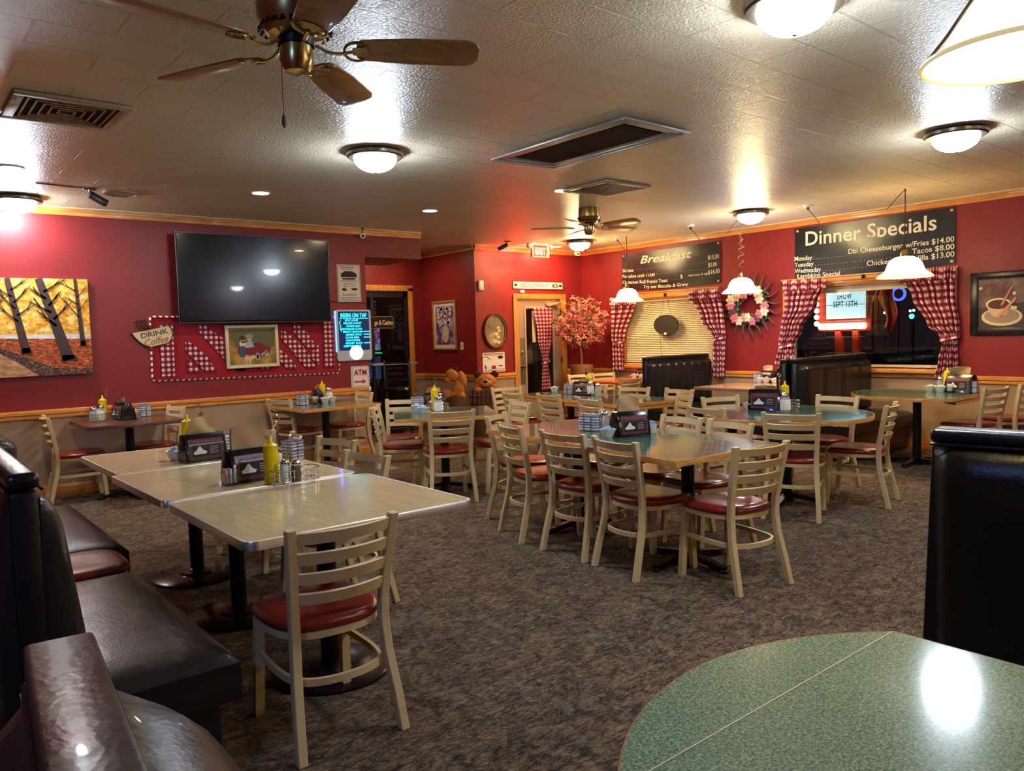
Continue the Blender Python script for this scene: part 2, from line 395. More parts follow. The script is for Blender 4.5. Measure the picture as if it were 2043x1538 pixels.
for wl in 'ABCDE':
    ti += 1; mb = MB()
    for u0, u1 in rails[wl]: run(mb, wl, u0, u1, .80, .832, .02); run(mb, wl, u0, u1, .838, .885, .028); run(mb, wl, u0, u1, .80, .885, .012)
    struct(mb.build('trim_%d' % ti, PINE if wl in 'AEC' else MATS['honey_pine_y']))
    mb = MB()
    for u0, u1 in ({'B': [(-YC, -YF)]}.get(wl) or rails[wl]): run(mb, wl, u0, u1, 0, .12, .016)
    struct(mb.build('baseboard_'+names[wl], PINE if wl in 'AEC' else MATS['honey_pine_y']))
# windows in the right wall
def window(i, W_, glassy):
    y0, y1, z0, z1 = W_; mb = MB(); m_ = MATS['honey_pine_y']
    t = .085
    for yy in (y0-t/2+.005, y1+t/2-.005): mb.box((XB-.012, yy, (z0+z1)/2), (.024, t, z1-z0+.02), .004)
    mb.box((XB-.012, (y0+y1)/2, z1+.045), (.024, y1-y0+2*t, .10), .004)
    mb.box((XB-.018, (y0+y1)/2, z1+.10), (.04, y1-y0+2*t+.03, .02), .004)
    mb.box((XB-.012, (y0+y1)/2, z0-.075), (.024, y1-y0+2*t, .055), .004)
    for yy in (y0+.01, y1-.01): mb.box((XB+.08, yy, (z0+z1)/2), (.16, .02, z1-z0))
    mb.box((XB+.08, (y0+y1)/2, z1-.01), (.16, y1-y0, .02)); 
    w_ = struct(mb.build('window_%d' % i, m_))
    sl = MB().box((XB-.02, (y0+y1)/2, z0-.022), (.12, y1-y0+2*t, .05), .008).build('window_sill', m_, w_)
    mb = MB()
    for yy in (y0+.035, y1-.035): mb.box((XB+.09, yy, (z0+z1)/2), (.03, .03, z1-z0-.04))
    mb.box((XB+.09, (y0+y1)/2, z1-.06), (.04, y1-y0-.04, .08)); mb.box((XB+.09, (y0+y1)/2, z0+.03), (.03, y1-y0-.04, .03))
    mb.build('window_frame', mat('pale_sash', (196, 176, 146), .5), w_)
    MB().box((XB+.1, (y0+y1)/2, (z0+z1)/2), (.006, y1-y0-.04, z1-z0-.04)).build('window_glass', mat('pane_glass', (235, 240, 240), .0, trans=1, ior=1.5), w_)
    return w_
window(1, W1, 0); window(2, W2, 1)

# door 1: greige leaf with a tall glass light, pine frame
mb = MB()
for x in (8.03, 9.11): mb.box((x, YC-.012, 1.04), (.08, .03, 2.08), .005)
mb.box((8.57, YC-.012, 2.11), (1.16, .03, .085), .005)
for x in (DX0+.012, DX1-.012): mb.box((x, YC+.075, DZ/2), (.024, .15, DZ))
mb.box((8.57, YC+.075, DZ-.012), (1.0, .15, .024))
struct(mb.build('trim_%d' % (ti+1), PINEV))
GREIGE = mat('greige_door_paint', (150, 132, 108), .45)
dx0, dx1, gz0, gz1 = 8.10, 9.04, .42, 1.93; gx0, gx1 = 8.245, 8.86
mb = MB(); yd = YC+.03
mb.box(((dx0+gx0)/2, yd, 1.025), (gx0-dx0, .045, 2.03)); mb.box(((dx1+gx1)/2, yd, 1.025), (dx1-gx1, .045, 2.03))
mb.box(((gx0+gx1)/2, yd, (2.04+gz1)/2), (gx1-gx0, .045, 2.04-gz1)); mb.box(((gx0+gx1)/2, yd, (gz0+.01)/2), (gx1-gx0, .045, gz0-.01))
door = struct(mb.build('door_1', GREIGE))
mb = MB()
for x in (gx0, gx1): mb.box((x, yd-.028, (gz0+gz1)/2), (.03, .02, gz1-gz0+.03), .004)
for z in (gz0, gz1): mb.box(((gx0+gx1)/2, yd-.028, z), (gx1-gx0, .02, .03), .004)
mb.build('glass_moulding', mat('pale_moulding', (176, 158, 130), .4), door)
MB().box(((gx0+gx1)/2, yd, (gz0+gz1)/2), (gx1-gx0, .006, gz1-gz0)).build('door_glass', MATS['pane_glass'], door)
mb = MB(); kx = 8.165
mb.lathe([(.034, 0), (.034, .008), (.012, .012), (.012, .035), (.028, .045), (.034, .062), (.026, .078), (0, .082)], M=Matrix.Translation((kx, yd-.022, .97)) @ Matrix.Rotation(pi/2, 4, 'X'), seg=18)
mb.build('door_knob', BRASS, door)
MB().lathe([(.03, 0), (.03, .01), (.02, .022), (0, .024)], M=Matrix.Translation((kx, yd-.022, 1.2)) @ Matrix.Rotation(pi/2, 4, 'X'), seg=18).build('deadbolt', BRASS, door)
MB().box((8.11+.07, yd-.026, 1.06), (.09, .008, .75), .002).build('push_plate', mat('brown_plate', (104, 84, 62), .4), door)
mb = MB(); mb.box((8.82, yd-.06, 1.985), (.26, .055, .06), .012); mb.bar([(8.72, yd-.08, 1.95), (8.95, yd-.17, 2.03), (8.98, yd-.08, 2.08)], .02, .01)
mb.build('door_closer', mat('closer_alu', (196, 188, 172), .35, .6), door)
mb = MB()
for z in (.25, 1.05, 1.85): mb.box((9.045, yd-.026, z), (.03, .012, .1))
mb.build('hinge', mat('hinge_dark', (96, 78, 54), .4, .7), door)
MB().box((8.44, YC+.01, 1.62), (.075, .004, .52)).build('door_notice', mat('cream_notice', (206, 186, 136), .6), door)
# what shows through the door: a porch wall with brick below
m = mat('porch_wall', rough=.8)
br = tex(m, 'ShaderNodeTexBrick', Scale=1, rot=(pi/2, 0, 0)); br.inputs['Brick Width'].default_value = .22; br.inputs['Row Height'].default_value = .075; br.inputs['Mortar Size'].default_value = .006
br.inputs['Color1'].default_value = lin((60, 48, 40)); br.inputs['Color2'].default_value = lin((44, 36, 32)); br.inputs['Mortar'].default_value = lin((24, 20, 18))
g = N(m, 'ShaderNodeNewGeometry'); sx = N(m, 'ShaderNodeSeparateXYZ'); lk(m, g.outputs['Position'], sx.inputs[0])
mx = N(m, 'ShaderNodeMix', data_type='RGBA'); lk(m, math_(m, 'GREATER_THAN', sx.outputs['Z'], 1.0), mx.inputs[0]); lk(m, br.outputs['Color'], mx.inputs[6]); mx.inputs[7].default_value = lin((96, 104, 96))
lk(m, mx.outputs[2], bsdf(m).inputs['Base Color'])
struct(MB().box((8.6, YC+1.1, 1.45), (2.1, .1, 2.9)).build('wall_porch', MATS['porch_wall']))

# ------------------------------------------------------------------ casino doorway and the room behind
mb = MB(); xx = OX1+.04
mb.box((xx, YE-.012, 1.16), (.09, .03, 2.32), .005); mb.box(((OX0+OX1)/2, YE-.012, OZ+.045), (OX1-OX0+.17, .03, .095), .005); mb.box((OX0-.04, YE-.012, 1.16), (.09, .03, 2.32), .005)
struct(mb.build('trim_%d' % (ti+2), PINEV))
mb = MB(); fy = YE+.05
mb.box((OX1-.035, fy, OZ/2), (.07, .05, OZ)); mb.box((OX0+.035, fy, OZ/2), (.07, .05, OZ)); mb.box(((OX0+OX1)/2, fy, OZ-.05), (OX1-OX0, .05, .10)); mb.box(((OX0+OX1)/2, fy, .08), (OX1-OX0, .05, .16))
mb.box((6.28, fy, OZ/2), (.05, .04, OZ))
d2 = struct(mb.build('door_2', mat('black_door_frame', (22, 20, 20), .35)))
MB().box(((OX0+OX1)/2, fy, 1.18), (OX1-OX0-.12, .006, 2.0)).build('door_glass', mat('tinted_glass', (120, 120, 124), .0, trans=1, ior=1.5), d2)
u0, z0 = wuz('E', 745, 634); u1, z1 = wuz('E', 787, 652)
cw = .44; cx_ = u1-cw/2
sg = wroot('casino_sign', 'black rectangular sign reading ge & Casino on the dark glass door', 'sign', 'E', cx_, (z0+z1)/2, off=-.02)
MB().plate(rrect(cw, .20, .02), 0, .008).build('sign_board', mat('sign_black', (16, 13, 12), .5), sg)
mb = MB(); [mb.bar([(a[0], -.003, a[1]) for a in rrect(cw-.012, .188, .018)], .006, .004, up=(0, 1, 0), closed=True)]
mb.build('gold_border', mat('gold_line', (176, 140, 84), .5), sg)
wtext(MB(), 'ge & Casino', .03, 0, -.003, w=.34, h=.075, bold=.012).build('lettering', mat('gold_letter', (226, 172, 110), .6, emit=(226, 172, 110), es=.12), sg)
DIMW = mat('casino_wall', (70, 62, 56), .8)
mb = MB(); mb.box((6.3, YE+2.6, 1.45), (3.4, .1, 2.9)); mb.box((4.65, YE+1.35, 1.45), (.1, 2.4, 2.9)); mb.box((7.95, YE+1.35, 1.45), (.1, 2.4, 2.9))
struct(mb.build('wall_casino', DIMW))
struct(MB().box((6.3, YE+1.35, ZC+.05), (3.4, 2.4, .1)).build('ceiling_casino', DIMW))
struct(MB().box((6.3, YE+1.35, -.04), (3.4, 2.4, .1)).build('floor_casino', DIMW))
p = at(752, 690, y=YE+.9)
gm = thing('gaming_machine', 'dark gaming machine with lit screen and green neon lines behind the glass door', 'gaming machine', (p.x-.16, YE+1.15, 0))
MB().box((0, .1, .95), (.62, .5, 1.9), .02).build('cabinet', BLACKP, gm)
m = mat('game_screen', (20, 20, 30), .3)
t = tex(m, Scale=9, Detail=3)
lk(m, ramp(m, t.outputs['Fac'], [(.35, (20, 30, 110)), (.48, (190, 60, 120)), (.56, (90, 170, 230)), (.66, (230, 210, 220))]), bsdf(m).inputs['Emission Color']); bsdf(m).inputs['Emission Strength'].default_value = .7
MB().box((0.02, -.155, 1.5), (.52, .01, .42), .003).build('screen', m, gm)
MB().box((0.02, -.155, .98), (.52, .01, .40), .003).build('lower_screen', mat('game_glow', (10, 20, 60), .3, emit=(60, 90, 150), es=.5), gm)
mb = MB()
for z in (1.75, 1.24): mb.box((.02, -.165, z), (.56, .02, .025))
mb.build('neon_strip', mat('green_neon', (20, 200, 90), .4, emit=(40, 230, 110), es=1.6), gm)
# narrow high counter and a black ladder-back stool in front of the dark doorway
hc = thing('high_counter', 'narrow pale metal-edged bar ledge standing before the dark doorway', 'counter', (6.31, YE-.45, 0))
MB().box((0, 0, 1.09), (.80, .3, .03), .006).build('counter_top', mat('ledge_top', (176, 170, 156), .3, .3), hc)
mb = MB(); mb.cyl((-.1, 0, .03), (-.1, 0, 1.07), .035, 14); mb.lathe([(.26, 0), (.26, .015), (.05, .04)], (-.1, 0, 0)); mb.build('pedestal', BLACKM, hc)

# ------------------------------------------------------------------ outside the big window
struct(MB().box((32, 4, -.3), (44, 60, .1)).build('ground', mat('asphalt', (38, 34, 34), .8, bump=.3, bscale=8)))
XS = 17.0
a = at(1650, 582, x=XS); b = at(1728, 634, x=XS); sw = a.y-b.y; sh = a.z-b.z
sgn = thing('marquee_sign', 'lit white roadside letter board reading SHOW SEPT 13TH beyond the window', 'sign', (XS, (a.y+b.y)/2, 0), -pi/2)
zc_ = (a.z+b.z)/2
MB().box((0, .1, zc_+.25), (sw+.5, .2, sh+1.1), .03).build('sign_cabinet', mat('sign_red', (150, 40, 24), .5), sgn)
MB().box((0, -.02, zc_+.25), (sw, .03, sh+.5), .004).build('letter_board', mat('lit_panel', (200, 236, 240), .5, emit=(176, 228, 240), es=.5), sgn)
mb = MB()
for i in range(6): mb.box((0, -.04, zc_+sh/2+.4-i*.36), (sw, .01, .012))
mb.build('letter_rail', mat('rail_grey', (150, 176, 180), .5), sgn)
k = sw/2.0
mb = MB(); wtext(mb, 'SHOW', -.02, 2.14, -.05, w=.34, h=.13, space=1.25, bold=.02); wtext(mb, 'SEPT 13TH', 0, 1.97, -.05, w=.56, h=.13, space=1.15, bold=.02)
mb.build('lettering', mat('teal_ink', (24, 70, 74), .6), sgn)
mb = MB(); 
for i in range(20): mb.ellip((-sw/2-.1+i*(sw+.1)/19, -.1, zc_-sh/2-.17), (.06, .06, .075), 8, nz=6)
for i in range(11): mb.ellip((-sw/2-.2, -.1, zc_-sh/2-.1+i*.15), (.06, .06, .06), 8, nz=6)
mb.build('bulb_border', mat('marquee_bulb', (255, 230, 200), .4, emit=(255, 206, 160), es=3.5), sgn)
mb = MB()
for x in (-.45*k, .45*k): mb.box((x, .1, (zc_-sh/2)/2-.1), (.32*k, .2, zc_-sh/2), .02)
mb.build('sign_post', mat('orange_post', (196, 72, 36), .5), sgn)
# flag on a slanted pole
XFL = 12.0
a = at(1752, 585, x=XFL); fl = thing('flag', 'striped red and white flag hanging from a slanted pole outside', 'flag', (XFL, a.y, a.z))
MB().cyl((0, .08, -.12), (0, -.14, .42), .012, 8).build('pole', mat('flag_pole', (196, 164, 96), .4), fl); MB().cyl((0, .08, -.12), (0, .08, -a.z-.25), .02, 8).build('mast', BLACKM, fl)
m = mat('flag_stripes', rough=.8); uv = N(m, 'ShaderNodeUVMap'); sx = N(m, 'ShaderNodeSeparateXYZ'); lk(m, uv.outputs[0], sx.inputs[0])
fr = math_(m, 'GREATER_THAN', math_(m, 'FRACT', math_(m, 'MULTIPLY', sx.outputs[0], 3.5)), .5)
lk(m, ramp(m, fr, [(0, (214, 150, 120)), (.5, (140, 40, 30))], 'CONSTANT'), bsdf(m).inputs['Base Color'])
def ff(u, v): return Vector((.05*sin(u*9+v*3), .02-u*.30-.1*v*(1-u)+.05*sin(v*6), .12-v*.62-.14*(1-abs(u-.5)*2)*v+.05*u))
MB().grid(ff, 18, 14, lambda u, v: (u+v*.5, v)).build('cloth', m, fl, 80)
pl = D.lights.new('street_glow', 'POINT'); pl.energy = 60; pl.color = (1, .62, .35); pl.shadow_soft_size = .3
o = D.objects.new('street_glow', pl); COL.objects.link(o); o.location = (XFL-.8, a.y+.9, 3.4)
def bead(name, label, cat, px, py, x, r, col, es, group=None):
    q = at(px, py, x=x); t = thing(name, label, cat, (q.x, q.y, -.25), 0, group); hh = q.z+.25
    MB().ellip((0, 0, hh), (r, r, r), 12, nz=8).build('lamp', mat('glow_%s' % name, col, .4, emit=col, es=es), t); MB().cyl((r+.02, 0, 0), (r+.02, 0, hh+.1), .03, 6).build('pole', BLACKM, t); return t
bead('traffic_light', 'green traffic light far out in the night', 'light', 1819, 631, 34, .10, (30, 230, 190), 12)
for i, (px, py) in enumerate(((1765, 624), (1777, 623), (1783, 621), (1816, 620), (1823, 619))):
    bead('street_light', 'tiny distant lamp in the row of street lamps in the night', 'light', px, py, 60, .09, (236, 226, 150), 6, 'distant street lamps')
q = at(1793, 586, x=22); o = MB().tube([(0, .17*cos(t), .17*sin(t)) for t in [2*pi*i/24 for i in range(24)]], .035, 8, closed=True).build('neon_ring', mat('blue_neon', (40, 70, 255), .4, emit=(40, 60, 255), es=3)); o.location = q
tag(o, 'blue glowing neon ring in the darkness past the flag', 'neon light'); MB().cyl((0, 0, -.17), (0, 0, -q.z-.25), .02, 6).build('post', BLACKM, o)
pr = thing('porch_railing', 'low orange railing in the parking area under the lit sign', 'railing', (15.2, at(1650, 700, x=15.2).y, 0))
mb = MB(); 
for i in range(9): mb.cyl((0, .9-i*.25, -.25), (0, .9-i*.25, .62), .02, 6)
for z in (.2, .62): mb.cyl((0, 1.0, z), (0, -1.2, z), .022, 6)
mb.build('rails', mat('orange_post'), pr)

# ================================================================== CEILING FIXTURES
def glow(name, col, es): return mat(name, (240, 240, 240), .4, emit=col, es=es)
G_COOL = glow('dome_cool', (224, 238, 252), L_COOL); G_WARM = glow('dome_warm', (255, 226, 164), L_WARM)
def dome(px, py, m_, label, xy=None, s=1):
    p = at(px, py, z=ZC) if xy is None else Vector((*xy, ZC))
    t = thing('dome_light', label, 'ceiling light', p, 0, 'flush dome lights')
    MB().lathe([(.10, 0), (.195, -.004), (.212, -.020), (.210, -.040), (.200, -.050), (.165, -.056), (.15, -.056)], seg=40, cap=False).build('rim', BRONZE, t)
    MB().lathe([(.158*cos(a), -.054-.10*sin(a)) for a in [pi/2*i/10 for i in range(11)]], seg=40, cap=False).build('glass_bowl', m_, t, 60)
    MB().lathe([(.0, -.165), (.012, -.16), (.012, -.148), (.02, -.146)], seg=12, cap=False).build('finial', BRASS, t)
    return t
dome(748, 302, G_COOL, 'bluish white dome light on the ceiling right above the television')
dome(33, 392, G_COOL, 'bluish white dome light over the autumn picture at the left')
dome(1907, 260, G_COOL, 'bluish white dome light above and right of the dinner banner')
dome(1498, 421, G_WARM, 'warm dome light between the two hanging banners')
dome(1156, 480, G_WARM, 'small warm dome light behind the far ceiling fan')
dome(1585, -6, G_COOL, 'dome light cut off by the top edge, left of the near pendant')
dome(0, 0, glow('added_dome_blue', (120, 172, 255), L_COOL), 'added unseen blue dome light behind the viewpoint, for the sheen on the near booth', (-1.45, .75))  # unseen dome, added and tinted for the blue sheen on the near booth
dome(0, 0, G_WARM, 'dome light behind the viewpoint over the room middle', (4.2, -1.6))
dome(0, 0, G_COOL, 'dome light behind the viewpoint near the windows', (7.6, -3.3))
G_CAN = glow('can_glow', (255, 220, 176), L_CAN)
def can(px, py, label):
    p = at(px, py, z=ZC-.004)
    t = thing('recessed_light', label, 'ceiling light', p, 0, 'recessed can lights')
    MB().lathe([(.075, -.001), (.098, -.001), (.098, .004), (.075, .004)], seg=32, cap=False).build('trim_ring', WHITEP, t)
    MB().lathe([(.076, .002), (0, .001)], seg=32, cap=False).build('lamp', G_CAN, t)
    return t
can(520, 386, 'small round recessed light over the television'); can(858, 421, 'small round recessed light before the dark recess'); can(1122, 381, 'small round recessed light left of the square vent')
q_ = can(0, 0, 'recessed light above the dark doorway inside the recess'); q_.location = (6.35, 10.45, ZC-.004)
can(20, 336, 'small recessed light at the left edge of the ceiling'); can(1110, 493, 'small recessed light beside the exit sign')

# vents
def vent_bars(mb, w, d, n, z=0):
    for i in range(n):
        f = 1-(i+.5)/n*.92
        ww, dd = w*f, d*f
        for s_ in (-1, 1): mb.box((0, s_*dd/2, z+.004), (ww, .010, .016)); mb.box((s_*ww/2, 0, z+.004), (.010, dd, .016))
def vent(name, label, c, w, d, m_, n, rz=0):
    t = thing(name, label, 'vent', (c[0], c[1], ZC-.004), rz)
    mb = MB()
    for s_ in (-1, 1): mb.box((0, s_*(d/2-.03), -.008), (w, .06, .02), .006); mb.box((s_*(w/2-.03), 0, -.008), (.06, d-.12, .02), .006)
    mb.build('frame', m_, t); mb = MB(); vent_bars(mb, w-.12, d-.12, n, -.01); mb.build('louvres', m_, t)
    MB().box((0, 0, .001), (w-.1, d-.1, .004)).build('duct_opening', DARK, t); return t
vent('square_vent', 'stained beige square ceiling vent at the left with furry dust', (.97, 5.27), .60, .60, GRILLED, 5)
vent('square_vent', 'grey concentric square vent beside the far ceiling fan', (5.6, 5.3), .62, .62, GRILLE, 6)
t = thing('return_grille', 'long grey rectangular return air frame in the middle ceiling', 'vent', (4.19, 4.17, ZC-.003))
mb = MB(); w_, d_ = .68, 1.42
for k_, (tt, zz) in enumerate(((.035, -.016), (.035, -.010), (.035, -.004))):
    W2_, D2_ = w_-k_*.09, d_-k_*.09
    for s_ in (-1, 1): mb.box((0, s_*(D2_/2-tt/2), zz), (W2_, tt, .014), .003); mb.box((s_*(W2_/2-tt/2), 0, zz), (tt, D2_-2*tt, .014), .003)
mb.build('frame', mat('grille_grey_blue', (156, 158, 156), .4, .4), t)
mb = MB()
for i in range(40): mb.box((0, -.55+i*1.1/39, -.006), (.40, .006, .012))
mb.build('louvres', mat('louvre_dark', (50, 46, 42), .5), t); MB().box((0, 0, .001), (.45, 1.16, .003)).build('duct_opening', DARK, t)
p = at(240, 385, z=ZC); t = thing('ceiling_speaker', 'round beige speaker plate flush in the ceiling near the camera', 'speaker', p)
MB().lathe([(.15, 0), (.15, -.012), (.135, -.016), (.13, -.008), (0, -.008)], seg=36, cap=False).build('cover', mat('ceiling_cover', (168, 148, 124), .5), t)

# ceiling fans
def fan(label, xy, zb, th, R, lamp=False):
    t = thing('ceiling_fan', label, 'ceiling fan', (xy[0], xy[1], ZC))
    zz = zb-ZC
    MB().lathe([(.03, 0), (.115, 0), (.12, -.03), (.12, -.10), (.135, -.11), (.135, zz+.10), (.10, zz+.04), (.06, zz+.03)], seg=40, cap=False).build('motor_housing', BRASS, t)
    mb = MB()
    for i in range(24):
        a = 2*pi*i/24; mb.box((.1185*cos(a), .1185*sin(a), zz+.072), (.006, .012, .045), rot=Matrix.Rotation(a, 4, 'Z') @ Matrix.Rotation(-.55, 4, 'Y'))
    mb.build('vent_slot', BLACKM, t)
    MB().lathe([(.065, zz+.035), (.065, zz+.005)], seg=24, cap=False).build('collar', BLACKM, t)
    MB().lathe([(.058, zz+.01), (.060, zz-.05), (.045, zz-.085), (.012, zz-.095), (0, zz-.095)], seg=28, cap=False).build('switch_cup', BRASS, t)
    MB().cyl((-.05, .02, zz-.06), (-.05, .02, zz-.24), .0018, 6).lathe([(.001, .0), (.007, -.01), (.009, -.035), (.004, -.05), (0, -.052)], (-.05, .02, zz-.235), seg=10, cap=False).build('pull_chain', mat('chain_brown', (110, 70, 46), .5), t)
    for i in range(5):
        a = radians(th+72*i); Rz = Matrix.Rotation(a, 4, 'Z'); pit = Matrix.Rotation(radians(-13), 4, 'X')
        pts = [(0.19, -.045)]+[(.19+.03-.03*cos(q), -.045-.0) for q in ()]
        ol = [(.215, -.045), (.235, -.062), (R*.6, -.076), (R-.05, -.080), (R-.015, -.066), (R, -.034), (R, .034), (R-.015, .066), (R-.05, .080), (R*.6, .076), (.235, .062), (.215, .045)]
        Mb = Matrix.Translation((0, 0, zz)) @ Rz @ pit
        bl_ = MB().prism(ol, -.0035, .0035, Mb, bev=.002).build('blade', BLADE, t)
        mb = MB(); mb.tube([Mb @ Vector(q) for q in ((.07, 0, .012), (.11, 0, -.012), (.15, 0, -.018), (.20, 0, -.008))], .008, 8, flat=(1, .7))
        arc = [Mb @ Vector((.215+.045*cos(q)*1.0, .058*sin(q), -.007)) for q in [pi*.32+pi*1.36*j/12 for j in range(13)]]
        mb.tube(arc, .0055, 6)
        mb.ellip(Mb @ Vector((.235, .02, -.006)), (.008, .008, .004), 8, nz=5); mb.ellip(Mb @ Vector((.235, -.02, -.006)), (.008, .008, .004), 8, nz=5)
        mb.prism([(.20, -.02), (.25, -.035), (.262, 0), (.25, .035), (.20, .02)], -.0075, -.0045, Mb)
        mb.build('blade_iron', BRASS, bl_)
    return t
fan('large brass ceiling fan with wooden blades near the camera at upper left', (1.25, 2.70), 2.555, -30, .665)
fan('smaller brass ceiling fan with pale blades at the far middle', (6.34, 6.27), 2.69, -9, .66)

# security cameras
def seccam(label, p, kind, rz=0):
    t = thing('security_camera', label, 'security camera', p, rz, 'ceiling cameras')
    if kind[:5] == 'black':
        mb = MB(); mb.box((0, 0, -.006), (.10, .04, .012), .003); mb.tube([(0, 0, -.01), (.01, 0, -.04), (.03, 0, -.055)], .008, 8); mb.build('mount', BLACKP, t)
        MB().box((.07, 0, -.085), (.16, .06, .06), .008, rot=Matrix.Rotation(.45, 4, 'Y')).build('body', BLACKP, t)
        if kind == 'black': MB().cyl((-.01, 0, -.003), (-.42, .03, -.004), .004, 6).build('cable', BLACKP, t)
    else:
        mb = MB(); mb.lathe([(.03, 0), (.03, -.01), (.01, -.014), (.008, -.07)], seg=14); mb.build('mount', BLACKM, t)
        MB().cyl((.02, .04, -.085), (-.02, -.05, -.105), .034, 16).build('body', WHITEP, t)
        MB().cyl((-.0195, -.049, -.105), (-.0215, -.0525, -.1058), .018, 14).build('lens', BLACKP, t)
seccam('black camera on the ceiling at the left with a trailing cable', at(178, 376, z=ZC), 'black', .2)
seccam('white camera hanging above the car poster', at(711, 458, z=ZC)-Vector((0, .15, 0)), 'white')
seccam('black camera on the ceiling left of the exit sign', at(1012, 481, z=ZC), 'blackx', 2.6)
seccam('white camera in the far corner right of the exit sign', Vector((9.1, 9.3, ZC)), 'white')
# swag hooks with cords near the banners
for px, py, lb in ((1378, 449, 'small white ceiling junction box above the breakfast banner'), (1612, 409, 'small white ceiling junction box left of the dinner banner heading'), (1232, 474, 'small pale ceiling junction box at the left of the breakfast banner')):
    p = at(px, py, z=ZC); t = thing('junction_box', lb, 'ceiling box', p, 0, 'ceiling junction boxes')
    MB().lathe([(.055, 0), (.055, -.018), (.045, -.026), (0, -.026)], seg=20, cap=False).build('cover', WHITEP, t)
    mb = MB(); mb.box((0, 0, -.04), (.022, .022, .03)); mb.tube([(0, 0, -.05), (.03, -.05, -.12), (.06, -.11, -.22)], .004, 6); mb.build('cord', mat('cord_brown', (60, 42, 30), .5), t)

# exit sign (double combo unit) under the ceiling in front of the door wall
p = at(1077, 501, y=YC-.5)
t = thing('exit_sign', 'lit red EXIT sign mounted at the ceiling before the door', 'exit sign', (p.x, p.y, p.z))
MB().box((0, 0, 0), (.36, .05, .20), .008).build('housing', mat('exit_housing', (214, 186, 160), .5), t)
MB().box((0, 0, ZC-p.z-.05), (.2, .04, .1)).build('bracket', mat('exit_housing'), t)
MB().box((-.01, -.027, 0), (.27, .006, .17), .002).build('lit_face', mat('exit_red', (230, 60, 50), .4, emit=(255, 36, 24), es=.42), t)
wtext(MB(), 'EXIT', -.01, -.002, -.033, w=.22, h=.115, bold=.02).build('lettering', mat('exit_letter', (255, 200, 180), .4, emit=(255, 190, 170), es=.5), t)
for s_ in (-1, 1):
    MB().lathe([(.04, 0), (.045, .03), (.03, .06), (0, .062)], M=Matrix.Translation((s_*.20, .0, .06)) @ Matrix.Rotation(s_*1.1, 4, 'Y'), seg=16).build('emergency_lamp', WHITEP, t)
pl = D.lights.new('exit_glow', 'AREA'); pl.energy = 14; pl.color = (1, .08, .05); pl.shape = 'RECTANGLE'; pl.size = .3; pl.size_y = .04
o = D.objects.new('exit_glow', pl); COL.objects.link(o); o.parent = t; o.location = (0, -.0, .105); o.rotation_euler = (pi, 0, 0)
pl = D.lights.new('exit_wash', 'AREA'); pl.energy = 14; pl.color = (1, .08, .05); pl.shape = 'RECTANGLE'; pl.size = .3; pl.size_y = .15
o = D.objects.new('exit_wash', pl); COL.objects.link(o); o.parent = t; o.location = (0, .035, 0); o.rotation_euler = (-pi/2, 0, pi)
